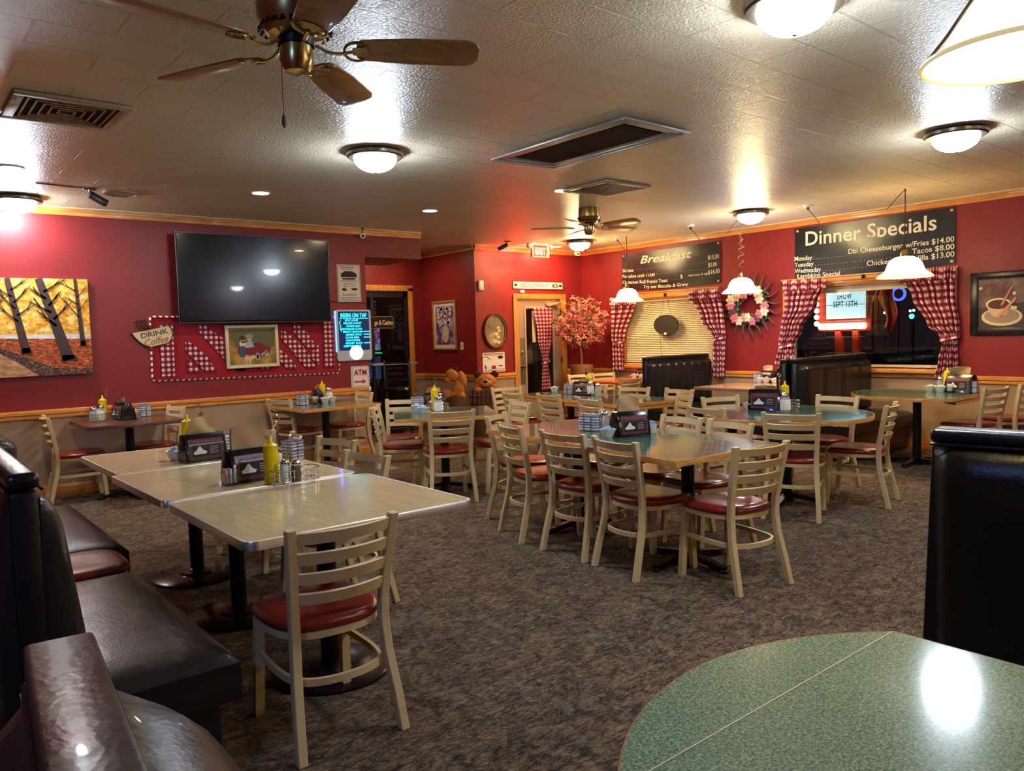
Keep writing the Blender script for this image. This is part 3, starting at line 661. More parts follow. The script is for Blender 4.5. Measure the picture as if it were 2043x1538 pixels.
# ================================================================== CHAIRS
SEATM = REDV
def chair_parts(root, seat_m=None):
    m_ = CHAIRM
    # seat cushion
    ol = []
    for i in range(48):
        a = 2*pi*i/48; c_, s_ = cos(a), sin(a)
        ex_ = 4.2 if s_ > 0 else 2.9; r = (abs(c_)**ex_+abs(s_)**ex_)**(-1/ex_)
        x = .224*r*c_*(1-.10*(s_ < 0)*abs(s_)); y = .218*r*s_
        ol.append((x, y))
    mb = MB(); prof = [(.93, .432), (1.0, .442), (1.01, .455), (.985, .468), (.92, .476), (.80, .479), (.5, .476), (.2, .474)]
    rings = [[mb.bm.verts.new((x*f, y*f+.005, z)) for x, y in ol] for f, z in prof]
    for A, B in zip(rings, rings[1:]):
        for i in range(48): mb.face([A[i], A[(i+1) % 48], B[(i+1) % 48], B[i]])
    mb.face(list(reversed(rings[0]))); mb.face(rings[-1]); mb.build('seat', seat_m or SEATM, root, 50)
    # frame ring under the seat
    mb = MB(); mb.bar([(x*.93, y*.93+.005, .421) for x, y in ol], .022, .026, closed=True); mb.build('seat_frame', m_, root)
    # rear legs run up into the back
    for s_ in (-1, 1):
        pts = [(s_*.205, -.280, 0), (s_*.197, -.248, .14), (s_*.184, -.208, .30), (s_*.178, -.196, .42), (s_*.180, -.200, .52), (s_*.190, -.228, .68), (s_*.202, -.262, .842)]
        mb = MB(); R = []
        for i, p in enumerate(pts):
            w_, d_ = .035, .038
            t = (Vector(pts[min(i+1, 6)])-Vector(pts[max(i-1, 0)])).normalized(); sd = Vector((1, 0, 0)); fd = sd.cross(t).normalized()
            P = Vector(p); q = [P-sd*w_/2-fd*d_/2, P+sd*w_/2-fd*d_/2, P+sd*w_/2+fd*d_/2, P-sd*w_/2+fd*d_/2]
            if i in (0, 6):
                for v in q: v.z = p[2]
            R.append([mb.bm.verts.new(v) for v in q])
        for A, B in zip(R, R[1:]):
            for k in range(4): mb.face([A[k], A[(k+1) % 4], B[(k+1) % 4], B[k]])
        mb.face(list(reversed(R[0]))); mb.face(R[-1]); bmesh.ops.bevel(mb.bm, geom=[e for e in mb.bm.edges], offset=.0035, segments=1, affect='EDGES')
        mb.build('leg', m_, root)
    for s_ in (-1, 1):
        mb = MB(); mb.bar([(s_*.190, .205, 0), (s_*.180, .172, .43)], .036, .036, up=(0, 1, 0)); mb.build('leg', m_, root)
    # slats
    for z in (.805, .728, .651, .574):
        f = (z-.52)/.32; y0 = -.200-.060*f; x0 = .180+.022*f
        pts = [(x0*k, y0-.050*(1-k*k), z) for k in [-1+2*i/12 for i in range(13)]]
        mb = MB(); up = Vector((0, -.33, 1)).normalized(); mb.bar(pts, .011, .046, up=up); mb.build('slat', m_, root)
    # hoop stretcher: bows round the rear legs and reaches the front legs
    mb = MB(); pts = [(.183, .185, .265), (.192, .05, .262), (.190, -.10, .26), (.165, -.19, .26), (.10, -.235, .26), (0, -.25, .26)]
    pts = pts+[(-x, y, z) for x, y, z in reversed(pts[:-1])]
    P2 = pts
    for _ in range(2):
        Q = [P2[0]]
        for a, b in zip(P2, P2[1:]): Q += [tuple(.75*u+.25*v for u, v in zip(a, b)), tuple(.25*u+.75*v for u, v in zip(a, b))]
        P2 = Q+[P2[-1]]
    mb.bar(P2, .016, .027); mb.build('stretcher', m_, root)
_proto = [None]
def chair(label, loc, rz, group):
    if _proto[0] is None:
        t = thing('dining_chair', label, 'chair', (loc[0], loc[1], 0), rz, group); chair_parts(t); _proto[0] = t; return t
    return copy_tree(_proto[0], label=label, loc=Vector((loc[0], loc[1], 0)), rz=rz, group=group)
def chair_px(label, a, b, toward, group, w=.41, zt=.84):
    """chair from the two back-post tops in the photo; toward = the chair faces the viewer"""
    A = at(*a, z=zt); B = at(*b, z=zt); m_ = (A+B)/2; an = atan2(B.y-A.y, B.x-A.x)
    if toward: an += pi
    # post tops sit .262 behind the seat centre
    return chair(label, (m_.x-sin(an)*.262, m_.y+cos(an)*.262), an, group)
def chair_w(label, mid, ang, group):
    an = radians(ang); return chair(label, (mid[0]-sin(an)*.262, mid[1]+cos(an)*.262), an, group)
BG = 'beige slat back chairs around the dining tables'
P = chair_px
P('nearest beige slat-back chair with red seat, back to the viewer at the near beige table', (573, 1060), (788, 1021), 0, BG)
P('beige chair across the beige tables, second from the near end of the far side', (639, 870), (706, 878), 1, BG)
P('beige chair across the beige tables, nearest the chrome corner of the far side', (689, 897), (777, 910), 1, BG)
P('beige chair at the far end of the beige tables behind the napkin holders', (487, 850), (552, 858), 1, BG)
chair_w('beige chair seen edge-on behind the metal menu clip on the beige tables', (2.25, 5.18), 69, BG)
P('beige chair at the left of the small walnut table by the wall', (86, 828), (94, 834), 0, BG)
P('beige chair at the right of the small walnut table by the wall', (336, 808), (367, 811.5), 1, BG)
P('beige chair at the left of the green wall table under the quilt', (536.7, 795), (575, 796.5), 0, BG)
P('beige chair at the right of the green wall table below the ATM sign', (711.4, 780), (742.9, 782.8), 1, BG)
P('beige chair seen edge-on at the left of the turned green square table', (742, 814.5), (753.5, 806.5), 1, BG)
chair_w('beige chair at the far left side of the turned green square table', (4.38, 7.16), 132, BG)
P('beige chair with its back to the viewer at the turned green square table', (852.4, 821), (947.6, 816), 0, BG)
P('beige chair at the right of the turned green square table, facing left', (1018.5, 797), (1059.6, 803), 1, BG)
P('beige chair at the far end of the long green table, slats tilted up', (970, 832), (1007, 821), 1, BG)
P('beige chair at the long green table, farthest of the three in its front row', (994, 841), (1041, 853), 0, BG)
P('beige chair at the long green table, middle of the three in its front row', (1079, 857), (1165, 867), 0, BG)
P('beige chair at the long green table, nearest of the three in its front row', (1179, 868.5), (1275, 884), 0, BG)
P('beige chair at the near end of the long green table, turned three quarters', (1474, 892), (1564, 880), 0, BG)
P('beige chair across the long green table, left of the nearest one there', (1322, 826.5), (1400, 835), 1, BG)
chair_w('beige chair across the long green table, nearest to the round table', (4.66, 3.25), 79, BG)
P('beige chair across the long green table hidden behind the napkin dispenser', (1196, 816), (1280, 822), 1, BG)
P('beige chair at the far end of the rear green table next to the bear carving', (982, 773), (1036, 769.5), 1, BG)
chair_w('beige chair at the rear green table, farthest of its front row', (5.57, 6.80), -100, BG)
P('beige chair at the rear green table, middle of its front row', (1070, 784), (1117, 788), 0, BG)
P('beige chair at the rear green table, nearest of its front row', (1151, 791), (1200, 796.5), 0, BG)
P('beige chair across the rear green table, left of the black booth', (1234, 770.5), (1296, 772), 1, BG)
P('beige chair across the rear green table in front of the black booth', (1327.5, 773.5), (1385, 777), 1, BG)
chair_w('beige chair turned sideways at the right end of the rear green table', (6.42, 5.02), 57, BG)
chair_w('beige chair across the rear green table, farthest from the viewer', (6.98, 6.85), 85, BG)
P('beige chair at the left of the round green table', (1369.5, 808), (1446.5, 815), 0, BG)
P('beige chair at the far side of the round green table, left of the two', (1396.6, 792.7), (1475, 787.5), 1, BG)
P('beige chair with its back to the viewer at the round green table', (1518.5, 822), (1638, 824.5), 0, BG)
P('beige chair at the far side of the round green table, right of the two', (1633.7, 787), (1710, 791), 1, BG)
P('beige chair seen side-on at the right of the round green table', (1769, 810), (1787.7, 801), 0, BG)
chair_w('beige chair behind the orange table, left of the two by the basket', (8.66, 8.86), 180-14, BG)
chair_w('beige chair behind the orange table, right of the two by the basket', (9.14, 8.80), 180-14, BG)
P('beige chair at the window-side round table, left of the two at the right edge', (1963.5, 775), (2012.5, 770), 0, BG)
chair_w('beige chair at the window-side round table cut by the right frame edge', (9.26, 2.78), -10, BG)
chair_w('beige chair in front of the orange table, half hidden by condiments', (8.28, 7.42), 0, BG)
chair_w('red-seated chair between the two booth benches at the left', (.40, 4.13), -90, BG)

# ================================================================== TABLES
TZ = .76
def poly_edge(pts, inset):
    n = len(pts); out = []
    c = Vector((sum(p[0] for p in pts)/n, sum(p[1] for p in pts)/n))
    for p in pts:
        v = Vector(p)-c; out.append(tuple(c+v*(1-inset/v.length)))
    return out
def xbase(mb, r, rot=0):
    for k in range(4):
        a = rot+pi/2*k
        mb.bar([(cos(a)*.04, sin(a)*.04, .055), (cos(a)*r*.6, sin(a)*r*.6, .035), (cos(a)*r, sin(a)*r, .018)], .045, .036)
        mb.ellip((cos(a)*r, sin(a)*r, .014), (.03, .03, .014), 10, nz=6)
    return mb
def table(label, pts, top_m, edge_m, poles, base='x', et=.035, fold=(), rz=0, ei=.013):
    """pts: outline of the top in world xy"""
    cx = sum(p[0] for p in pts)/len(pts); cy = sum(p[1] for p in pts)/len(pts)
    t = thing('dining_table', label, 'table', (cx, cy, 0))
    L = [(p[0]-cx, p[1]-cy) for p in pts]
    inn = poly_edge(L, ei-.001)
    MB().prism(inn, TZ-.028, TZ).build('table_top', top_m, t)
    n = len(L); mb = MB()
    a = [mb.bm.verts.new((x, y, TZ-et)) for x, y in L]; b = [mb.bm.verts.new((x, y, TZ-.003)) for x, y in L]; c = [mb.bm.verts.new((x, y, TZ+.0005)) for x, y in poly_edge(L, .002)]; d = [mb.bm.verts.new((x, y, TZ+.0005)) for x, y in poly_edge(L, ei)]; e = [mb.bm.verts.new((x, y, TZ-et)) for x, y in poly_edge(L, .03)]
    for i in range(n):
        j = (i+1) % n
        for A, B in ((a, b), (b, c), (c, d), (e, a), (d, e)): mb.face([A[i], A[j], B[j], B[i]])
    mb.build('edge_band', edge_m, t)
    for (f0, f1) in fold:      # leaves folded under the top show as a second band of wood
        A = Vector(f0)-Vector((cx, cy)); B = Vector(f1)-Vector((cx, cy)); m_ = (A+B)/2; dr = (B-A).normalized(); nr = Vector((-dr.y, dr.x))
        if nr.dot(-m_) < 0: nr = -nr
        w_ = (B-A).length; K = [A+dr*.03, B-dr*.03, m_+dr*w_*.25+nr*.19, m_-dr*w_*.25+nr*.19]
        MB().prism([tuple(k) for k in K], TZ-et-.036, TZ-et-.006).build('folded_leaf', edge_m, t)
    for px_, py_ in poles:
        q = Vector((px_-cx, py_-cy, 0))
        MB().cyl(q+Vector((0, 0, .02)), q+Vector((0, 0, TZ-.05)), .042, 20).lathe([(.05, .0), (.05, .05), (.042, .055)], q, 20).build('column', BLACKM, t)
        mb = MB()
        if base == 'x': xbase(mb, .30, rz+pi/4*0)
        else: mb.lathe([(.27, 0), (.272, .012), (.258, .020), (.11, .027), (.10, .040), (.05, .046)], (0, 0, 0), 48)
        o = mb.build('base', BLACKM if base == 'x' else mat('dark_disc_base', (34, 22, 24), .22, .2), t); o.location = q
        MB().box(q+Vector((0, 0, TZ-.045)), (.30, .30, .02)).build('top_plate', BLACKM, t)
    return t
def quad_round(x0, y0, x1, y1, r=.06, n=5, ang=0):
    P_ = rrect(x1-x0, y1-y0, r, n); cx, cy = (x0+x1)/2, (y0+y1)/2
    return [(cx+x*cos(ang)-y*sin(ang), cy+x*sin(ang)+y*cos(ang)) for x, y in P_]
# three beige tables in a row (the near one stands slightly forward)
table('near beige laminate table with chrome edge and mustard in a wire rack', quad_round(1.01, 2.80, 2.06, 3.80, .05), BEIGELAM, EDGECH, [(1.52, 3.21)], 'disc')
table('middle beige laminate table with chrome edge, behind the near one', quad_round(1.0, 3.86, 2.03, 4.855, .03, ang=radians(.5)), BEIGELAM, EDGECH, [(1.47, 4.22)], 'disc')
table('far beige laminate table with chrome edge and a black napkin dispenser', quad_round(1.03, 4.862, 2.04, 5.87, .03, ang=radians(.5)), BEIGELAM, EDGECH, [(1.53, 5.13)], 'disc')
table('small walnut-brown table against the back wall', quad_round(1.47, 7.93, 2.34, 8.83, .015, 2), WALNUT, mat('walnut_edge', (84, 42, 24), .35), [(1.92, 8.38)])
T4 = [(3.50, 7.76), (4.47, 7.83), (4.47, 8.82), (3.50, 8.82)]
table('green table with oak edge against the wall under the quilt', T4, GREENFAR, OAKEDGE, [(4.0, 8.3)])
a_ = radians(-30); c_ = (4.27, 6.27); h_ = .49
T5 = [(c_[0]+x*cos(a_)-y*sin(a_), c_[1]+x*sin(a_)+y*cos(a_)) for x, y in ((-h_, -h_), (h_, -h_), (h_, h_), (-h_, h_))]
table('green square table with oak edge, turned at an angle near the recess', T5, GREENFAR, OAKEDGE, [c_], rz=a_, fold=[(T5[1], T5[2])])
NL, NR, FL, FR = Vector((3.44, 2.76)), Vector((4.42, 2.71)), Vector((3.69, 4.84)), Vector((4.67, 4.77))
ML, MR = NL.lerp(FL, .5), NR.lerp(FR, .5)
e_ = (FL-NL).normalized()*.004
table('near half of the long green oak-edged table pair, empty corner toward the viewer', [tuple(NL), tuple(NR), tuple(MR-e_), tuple(ML-e_)], GREENFAR, OAKEDGE, [(3.98, 3.10)], rz=-.1)
table('far half of the long green oak-edged table pair, under the dispenser', [tuple(ML+e_), tuple(MR+e_), tuple(FR), tuple(FL)], GREENFAR, OAKEDGE, [(4.12, 4.25)], rz=-.1)
NL, NR, FL, FR = Vector((5.74, 5.35)), Vector((6.60, 5.22)), Vector((6.14, 7.35)), Vector((7.0, 7.2))
ML, MR = NL.lerp(FL, .5), NR.lerp(FR, .5)
table('right half of the rear green oak-edged table pair', [tuple(NL), tuple(NR), tuple(MR-e_), tuple(ML-e_)], GREENFAR, OAKEDGE, [tuple((NL+MR)/2)], fold=[(tuple(NL), tuple(NR)), (tuple(NL), tuple(ML))], rz=-.15)
table('left half of the rear green oak-edged table pair, by the jam rack', [tuple(ML+e_), tuple(MR+e_), tuple(FR), tuple(FL)], GREENFAR, OAKEDGE, [tuple((ML+FR)/2)], fold=[(tuple(ML), tuple(FL))], rz=-.15)
table('round green oak-edged table in the middle right', circ(6.02, 3.63, .69, n=72), GREENFAR, OAKEDGE, [(6.02, 3.63)], rz=.3)
def cutround(cx, cy, r, h, sides, n=18):
    """square of half side h with round leaves up except on 'sides' (angles in quarter turns that stay square)"""
    out = []
    for q in range(4):
        a0 = -pi/4+q*pi/2
        if q in sides: out += [(cx+r*cos(a0), cy+r*sin(a0))]
        else: out += [(cx+r*cos(a0+pi/2*i/n), cy+r*sin(a0+pi/2*i/n)) for i in range(n)]
    return out
P10 = cutround(8.5, 3.55, .69, .49, (0, 3))
table('rounded green oak-edged table by the big window with a folded leaf', P10, GREENFAR, OAKEDGE, [(8.5, 3.6)], fold=[((8.05, 3.06), (8.95, 3.06))])
table('pale tan booth table between the two black booths at the windows', quad_round(8.09, 5.33, 9.52, 6.20, .02, 2), TANLAM, mat('tan_edge', (150, 100, 66), .4), [(8.8, 5.77)])
table('orange-topped table under the far pendant lamp', quad_round(8.32, 7.70, 9.5, 8.52, .02, 2), ORANGELAM, mat('orange_edge', (170, 84, 44), .4), [(8.9, 8.1)])
P12 = cutround(1.368, .345, .693, .49, (0,))
t12 = table('foreground green speckled table with rounded leaves and pale seam line', P12, GREENTOP, wood('amber_edge', (150, 78, 28), (196, 116, 50), .3, (3, 3, 20), .4), [(1.37, .345)], 'disc', ei=.004)
cx, cy = t12.location.x, t12.location.y
mb = MB()
mb.box((1.368-cx, .838-cy, TZ+.0006), (.95, .0022, .0006)); mb.build('leaf_seam', mat('pale_seam', (226, 214, 180), .4), t12)
MB().box((1.368-cx, -.146-cy, TZ+.0006), (.95, .0022, .0006)).build('leaf_seam', MATS['pale_seam'], t12)
MB().box((.878-cx, .345-cy, TZ+.0006), (.0022, .95, .0006)).build('leaf_seam', MATS['pale_seam'], t12)

# ================================================================== BOOTHS
def pillow(mb, L, H, D_, c, lean=0, ku=None, kv=.09, M=None, seams=0):
    """upholstered slab: length L (x), height H (z), thickness D_ (y) with soft front at -y, vertical channels if seams"""
    def prof(v):
        return v
    nu, nv = max(40, seams*10), 22
    T = Matrix.Translation(c) if M is None else M @ Matrix.Translation(c)
    def e(t, k=.06):   # soft shoulder
        d = min(t, 1-t)/k; return sqrt(max(0, 1-(1-min(d, 1))**2))
    def fr(u, v):
        y = -D_*(1-lean*v)*(.12+.88*e(u, ku or .06*1.2/L+.02)*e(v, kv))
        if seams:
            f = (u*seams) % 1; g_ = min(f, 1-f)*2; y *= (.80+.20*min(1, (g_/.35))**.5)
        return T @ Vector(((u-.5)*L, y, (v-.5)*H))
    mb.grid(fr, nu, nv)
    # back and rim
    B = [T @ Vector(((u-.5)*L, 0, (v-.5)*H)) for u, v in ((0, 0), (1, 0), (1, 1), (0, 1))]
    vb = [mb.bm.verts.new(b) for b in B]; mb.face(vb)
    for (u0, v0, u1, v1), (i, j) in (((0, 0, 1, 0), (0, 1)), ((1, 0, 1, 1), (1, 2)), ((1, 1, 0, 1), (2, 3)), ((0, 1, 0, 0), (3, 0))):
        nn = nu if v0 == v1 else nv
        ring = [mb.bm.verts.new(fr(u0+(u1-u0)*k/nn, v0+(v1-v0)*k/nn)) for k in range(nn+1)]
        mb.face([vb[i], vb[j]]+list(reversed(ring)))
    bmesh.ops.remove_doubles(mb.bm, verts=mb.bm.verts[:], dist=.0005)
    return mb
def seat_box(mb, c, L, W_, z0, z1):
    """boxed seat: vertical border, sloped welted shoulder, softly crowned top"""
    def ring(dx, z, n=8):
        w_, l_ = W_/2-dx, L/2-dx
        return [mb.bm.verts.new((c[0]+x, c[1]+y, z)) for x, y in ([(-l_+2*l_*i/n, -w_) for i in range(n)]+[(l_, -w_+2*w_*i/n) for i in range(n)]+[(l_-2*l_*i/n, w_) for i in range(n)]+[(-l_, w_-2*w_*i/n) for i in range(n)])]
    R = [ring(.004, z0), ring(0, z0+.01), ring(-.003, z0+.06), ring(0, z1-.055), ring(-.004, z1-.045), ring(-.004, z1-.041), ring(.004, z1-.037), ring(.022, z1-.018), ring(.045, z1-.006), ring(.06, z1), ring(.11, z1+.008), ring(.2, z1+.014)]
    for A, B in zip(R, R[1:]):
        for i in range(len(A)): j = (i+1) % len(A); mb.face([A[i], A[j], B[j], B[i]])
    mb.face(list(reversed(R[0]))); mb.face(R[-1])
def booth(label, loc, rz, L, front=True, back=True, H=1.13, seat_m=None, seams_f=7, seams_b=4, lea=LEA, seat_len=None, thick=.12, cush=.10, rear=.05, kv=.09, capb=.02, flare=0, lean=0):
    """back wall of the booth runs along local x; the seated side faces local -y"""
    t = thing('booth_bench', label, 'booth', (loc[0], loc[1], 0), rz, 'black upholstered booths')
    MB().box((0, 0, H/2-.02), (L+flare, thick*.6, H-.04), .012, taper=(L/(L+flare), 1)).build('back_core', lea, t)
    MB().box((0, 0, H-.01), (L+.012, thick*.72, .05), capb).build('top_cap', lea, t)
    mb = MB(); 
    for s_ in (-1, 1): mb.tube([(-L/2, s_*thick*.37, H-.036), (L/2, s_*thick*.37, H-.036)], .005, 6)
    mb.build('piping', lea, t)
    if front:
        mb = MB(); pillow(mb, L-.02, H-.52, cush, (0, -thick*.28, .46+(H-.52)/2), seams=seams_f, kv=kv, lean=lean); mb.build('backrest_cushion', lea, t, 60)
        mb = MB(); Ls = seat_len or L
        seat_box(mb, (0, -thick*.3-.27, 0), Ls, .56, .29, .462); mb.build('seat_cushion', seat_m or lea, t, 40)
        MB().box((0, -thick*.3-.25, .155), (Ls-.04, .48, .31), .02).build('seat_base', lea, t)
    if back:
        mb = MB(); pillow(mb, L-.02, H-.07, rear, (0, 0, (H-.07)/2+.03), M=Matrix.Rotation(pi, 4, 'Z') @ Matrix.Translation((0, -thick*.28, 0)), seams=seams_b, kv=kv)
        mb.build('rear_panel', lea, t, 60)
    return t
# left side: benches face +x (local -y -> +x : rz = +90deg)
booth('long black booth bench in the left foreground with worn seat', (.305, 3.24, 0), pi/2, 1.32, seat_m=LEABR, lea=LEA, cush=.135, lean=.55, kv=.2)
booth('farther black booth bench at the left, only its brown-black seat showing', (.38, 5.12, 0), pi/2, 1.46, seat_m=LEABR)
bb = booth('nearest black booth back at the bottom left corner with bluish sheen', (.085, .278, 0), radians(85), 1.66, front=True, back=True, H=1.12, thick=.108, cush=.17, rear=.13, kv=.34, capb=.007, seams_b=0, seams_f=0)
# right foreground back
dv = (at(2043, 868, z=1.13)-at(1855, 862, z=1.13)); aR = radians(-82)
p0 = at(1857, 862, z=1.13); ln = 2.2
booth('tall black booth back at the right edge of the picture', (p0.x+cos(aR)*ln/2+.035, p0.y+sin(aR)*ln/2, 0), aR+pi, ln, front=False, back=True, seams_b=4, H=1.13, thick=.16, flare=.08)
# window booths
booth('black channelled booth between the orange table and the tan table', (8.75, 6.98, 0), 0, 1.40, seams_f=8)
booth('black booth between the tan table and the rounded window table', (8.69, 4.66, 0), 0, 1.62, seams_f=4, seams_b=3, back=False)
booth('black booth bench facing the tan table, back to back with the window table booth', (8.69, 4.80, 0), pi, 1.60, seams_f=7, back=False, H=1.12)
# ================================================================== WALL DECOR
# television, tilted forward on the back wall
c0 = at(346, 467, y=YA-.14); c1 = at(652, 640, y=YA-.14)
tv = wroot('television', 'large black flat television tilted forward on the red wall', 'television', 'A', 3.44, 2.21, off=.155, tilt=radians(.3))
MB().box((0, 0, 0), (1.775, .045, .985), .006).build('housing', BLACKP, tv)
MB().box((0, -.0235, .008), (1.735, .003, .935)).build('screen', mat('tv_screen', (14, 24, 34), .16, coat=.2), tv)
MB().box((0, .075, 0), (.5, .10, .4), .01).build('wall_bracket', BLACKM, tv)
mb = MB(); [mb.box((0, -.024, s_*.485), (1.775, .006, .006)) for s_ in (-1, 1)]; [mb.box((s_*.884, -.024, 0), (.006, .006, .98)) for s_ in (-1, 1)]
mb.build('bezel', mat('bezel_grey', (84, 88, 96), .3, .6), tv)

# autumn canvas print
def poly_m(o, name, pts, m_, y): return MB().plate(pts, y, .0015).build(name, m_, o)
u1, z1 = wuz('A', 176, 560, .04); u0, z0 = wuz('A', 0, 748, .04)
U0, U1 = .10, 1.72; Z0, Z1 = 1.225, 2.18; W_, H_ = U1-U0, Z1-Z0
cv = wroot('canvas_print', 'large canvas print of an autumn tree lane at the left edge', 'picture', 'A', (U0+U1)/2, (Z0+Z1)/2, off=.035)
m = mat('autumn_foliage', rough=.6)
n1 = tex(m, scale=(1, 1, 1.4), Scale=13, Detail=8, Roughness=.75)
g = N(m, 'ShaderNodeTexCoord'); sx = N(m, 'ShaderNodeSeparateXYZ'); lk(m, g.outputs['Object'], sx.inputs[0])
fol = ramp(m, n1.outputs['Fac'], [(.32, (150, 84, 20)), (.46, (224, 148, 34)), (.56, (248, 196, 80)), (.64, (252, 236, 190)), (.72, (200, 216, 226))])
low = ramp(m, n1.outputs['Fac'], [(.4, (232, 190, 120)), (.5, (214, 220, 226)), (.6, (240, 238, 226))])
mx = N(m, 'ShaderNodeMix', data_type='RGBA'); lk(m, math_(m, 'LESS_THAN', math_(m, 'ADD', sx.outputs['Z'], math_(m, 'MULTIPLY', n1.outputs['Fac'], .12)), -.01), mx.inputs[0]); lk(m, fol, mx.inputs[6]); lk(m, low, mx.inputs[7])
lk(m, mx.outputs[2], bsdf(m).inputs['Base Color'])
MB().box((0, .01, 0), (W_, .045, H_), .002).build('canvas', m, cv)
m = mat('fallen_leaves', rough=.7); n1 = tex(m, scale=(1, 1, 2.5), Scale=22, Detail=8, Roughness=.8)
lk(m, ramp(m, n1.outputs['Fac'], [(.36, (60, 34, 26)), (.48, (150, 66, 26)), (.56, (206, 98, 44)), (.66, (226, 156, 110))]), bsdf(m).inputs['Base Color'])
zg = -.13*H_
poly_m(cv, 'leaf_ground', [(-W_/2, -H_/2), (W_/2, -H_/2), (W_/2, zg), (0, zg+.02), (-W_/2, zg+.03)], m, -.0135)
m = mat('lane_tan', rough=.7); n1 = tex(m, scale=(1, 1, 3), Scale=9, Detail=7, Roughness=.7)
lk(m, ramp(m, n1.outputs['Fac'], [(.35, (140, 96, 66)), (.55, (196, 142, 98)), (.7, (222, 172, 126))]), bsdf(m).inputs['Base Color'])
poly_m(cv, 'lane', [(-W_/2, -H_/2), (.33, -H_/2), (.24, -.40), (.12, -.31), (-.02, -.22), (-.16, -.165), (-.4, -.135), (-W_/2, -.14)], m, -.0155)
m = mat('verge_shadow', rough=.7); n1 = tex(m, Scale=45, Detail=6, Roughness=.8)
lk(m, ramp(m, n1.outputs['Fac'], [(.42, (34, 28, 30)), (.55, (110, 70, 52)), (.66, (180, 150, 130))]), bsdf(m).inputs['Base Color'])
poly_m(cv, 'leafy_verge', [(.33, -H_/2), (W_/2, -H_/2), (W_/2, -.42), (.45, -.40), (.20, -.27), (.0, -.185), (-.16, -.16), (-.02, -.22), (.12, -.31), (.24, -.40)], m, -.0165)
BARK = mat('bark', (66, 44, 38), .7, var=.35, vscale=30)
rnd = random.Random(3)
def ptree(x, zb, h, r, lean=0, br=5):
    mb = MB(); top = min(zb+h, H_/2); x1 = x+lean
    def lim(a, b, ra, rb):
        d = Vector((b[0]-a[0], b[1]-a[1])); n_ = Vector((-d.y, d.x)).normalized()
        mb.plate([(a[0]-n_.x*ra, a[1]-n_.y*ra), (b[0]-n_.x*rb, b[1]-n_.y*rb), (b[0]+n_.x*rb, b[1]+n_.y*rb), (a[0]+n_.x*ra, a[1]+n_.y*ra)][::-1], -.019-r*.05, .0012)
    lim((x, zb), (x1, top), r, r*.62); lim((x-r*.0, zb-.008), (x, zb+.05), r*1.5, r*.95)
    for i in range(br):
        f = .42+.5*i/br; px_ = x+(x1-x)*f; pz = zb+(top-zb)*f; s_ = 1 if i % 2 else -1
        L_ = .20*(1-f*.4)*(.7+rnd.random()*.6)*(h/.8); ex = px_+s_*L_; ez = min(pz+L_*(.55+rnd.random()*.8), H_/2-.002)
        ex = max(-W_/2+.005, min(W_/2-.005, ex)); lim((px_, pz), (ex, ez), r*.22, r*.08)
        mx_ = (px_+ex)/2; mz = (pz+ez)/2; e2 = (max(-W_/2+.005, min(W_/2-.005, mx_+s_*L_*.3)), min(mz+L_*.55, H_/2-.002)); lim((mx_, mz), e2, r*.16, r*.05)
    mb.build('painted_tree', BARK, cv)
for a in ((.60, -.33, .9, .054, -.22, 6), (.24, -.25, .8, .036, -.12, 6), (-.01, -.205, .72, .027, -.08, 5), (-.16, -.18, .68, .02, -.07, 5), (-.28, -.165, .5, .014, -.05, 4), (-.38, -.155, .4, .011, -.03, 4), (-.46, -.15, .34, .009, -.02, 3), (.735, -.19, .7, .022, -.04, 5), (-.56, -.15, .5, .012, .03, 4), (-.68, -.16, .7, .02, .04, 4)): ptree(*a)

# quilt with gingham patchwork
qx0, qx1, qz0, qz1 = 2.285, 4.50, 1.085, 1.795
QW, QH = qx1-qx0, qz1-qz0
q = wroot('quilt', 'red patchwork quilt with gingham strips hung under the television', 'quilt', 'A', (qx0+qx1)/2, (qz0+qz1)/2, off=.012, roll=radians(.8))
MB().plate(rrect(QW, QH, .04), 0, .012).build('quilt_cloth', QRED, q)
mb = MB(); out = rrect(QW, QH, .04, 6); n = len(out); per = 0
inn = rrect(QW-.036, QH-.036, .03, 6)
for i in range(n):
    j = (i+1) % n; L_ = hypot(out[j][0]-out[i][0], out[j][1]-out[i][1]); k_ = max(1, int(L_/.03))
    for s_ in range(k_):
        f0, f1 = s_/k_, (s_+1)/k_
        a, b = [(out[i][d]+(out[j][d]-out[i][d])*f0) for d in (0, 1)], [(out[i][d]+(out[j][d]-out[i][d])*f1) for d in (0, 1)]
        c, d_ = [(inn[i][d]+(inn[j][d]-inn[i][d])*f1) for d in (0, 1)], [(inn[i][d]+(inn[j][d]-inn[i][d])*f0) for d in (0, 1)]
        vs_ = [mb.bm.verts.new((p_[0], y_, p_[1])) for p_, y_ in ((a, -.004), (b, -.004), (c, -.016), (d_, -.016))]
        u0_ = per/.062; u1_ = (per+L_/k_)/.062; mb.face(vs_, [(u0_, 0), (u1_, 0), (u1_, 1), (u0_, 1)]); per += L_/k_
mb.build('checked_binding', BIND, q)
def patch(pts):
    mb = MB(); vs_ = [mb.bm.verts.new((x, -.0155, z)) for x, z in pts]; f = mb.face(vs_, [(x/.058+.25, z/.058+.25) for x, z in pts])
    mb.build('gingham_patch', GING, q)
def strip(x, z, w_, h_, sk): patch([(x, z), (x+sk, z+h_), (x+sk+w_*0, z+h_+w_), (x, z+w_)])
X = lambda u: u-QW/2
patch([(X(.10), -.30), (X(.24), -.30), (X(.24), .27), (X(.10), .27)])
patch([(X(2.0), -.27), (X(2.14), -.27), (X(2.14), .30), (X(2.0), .30)])
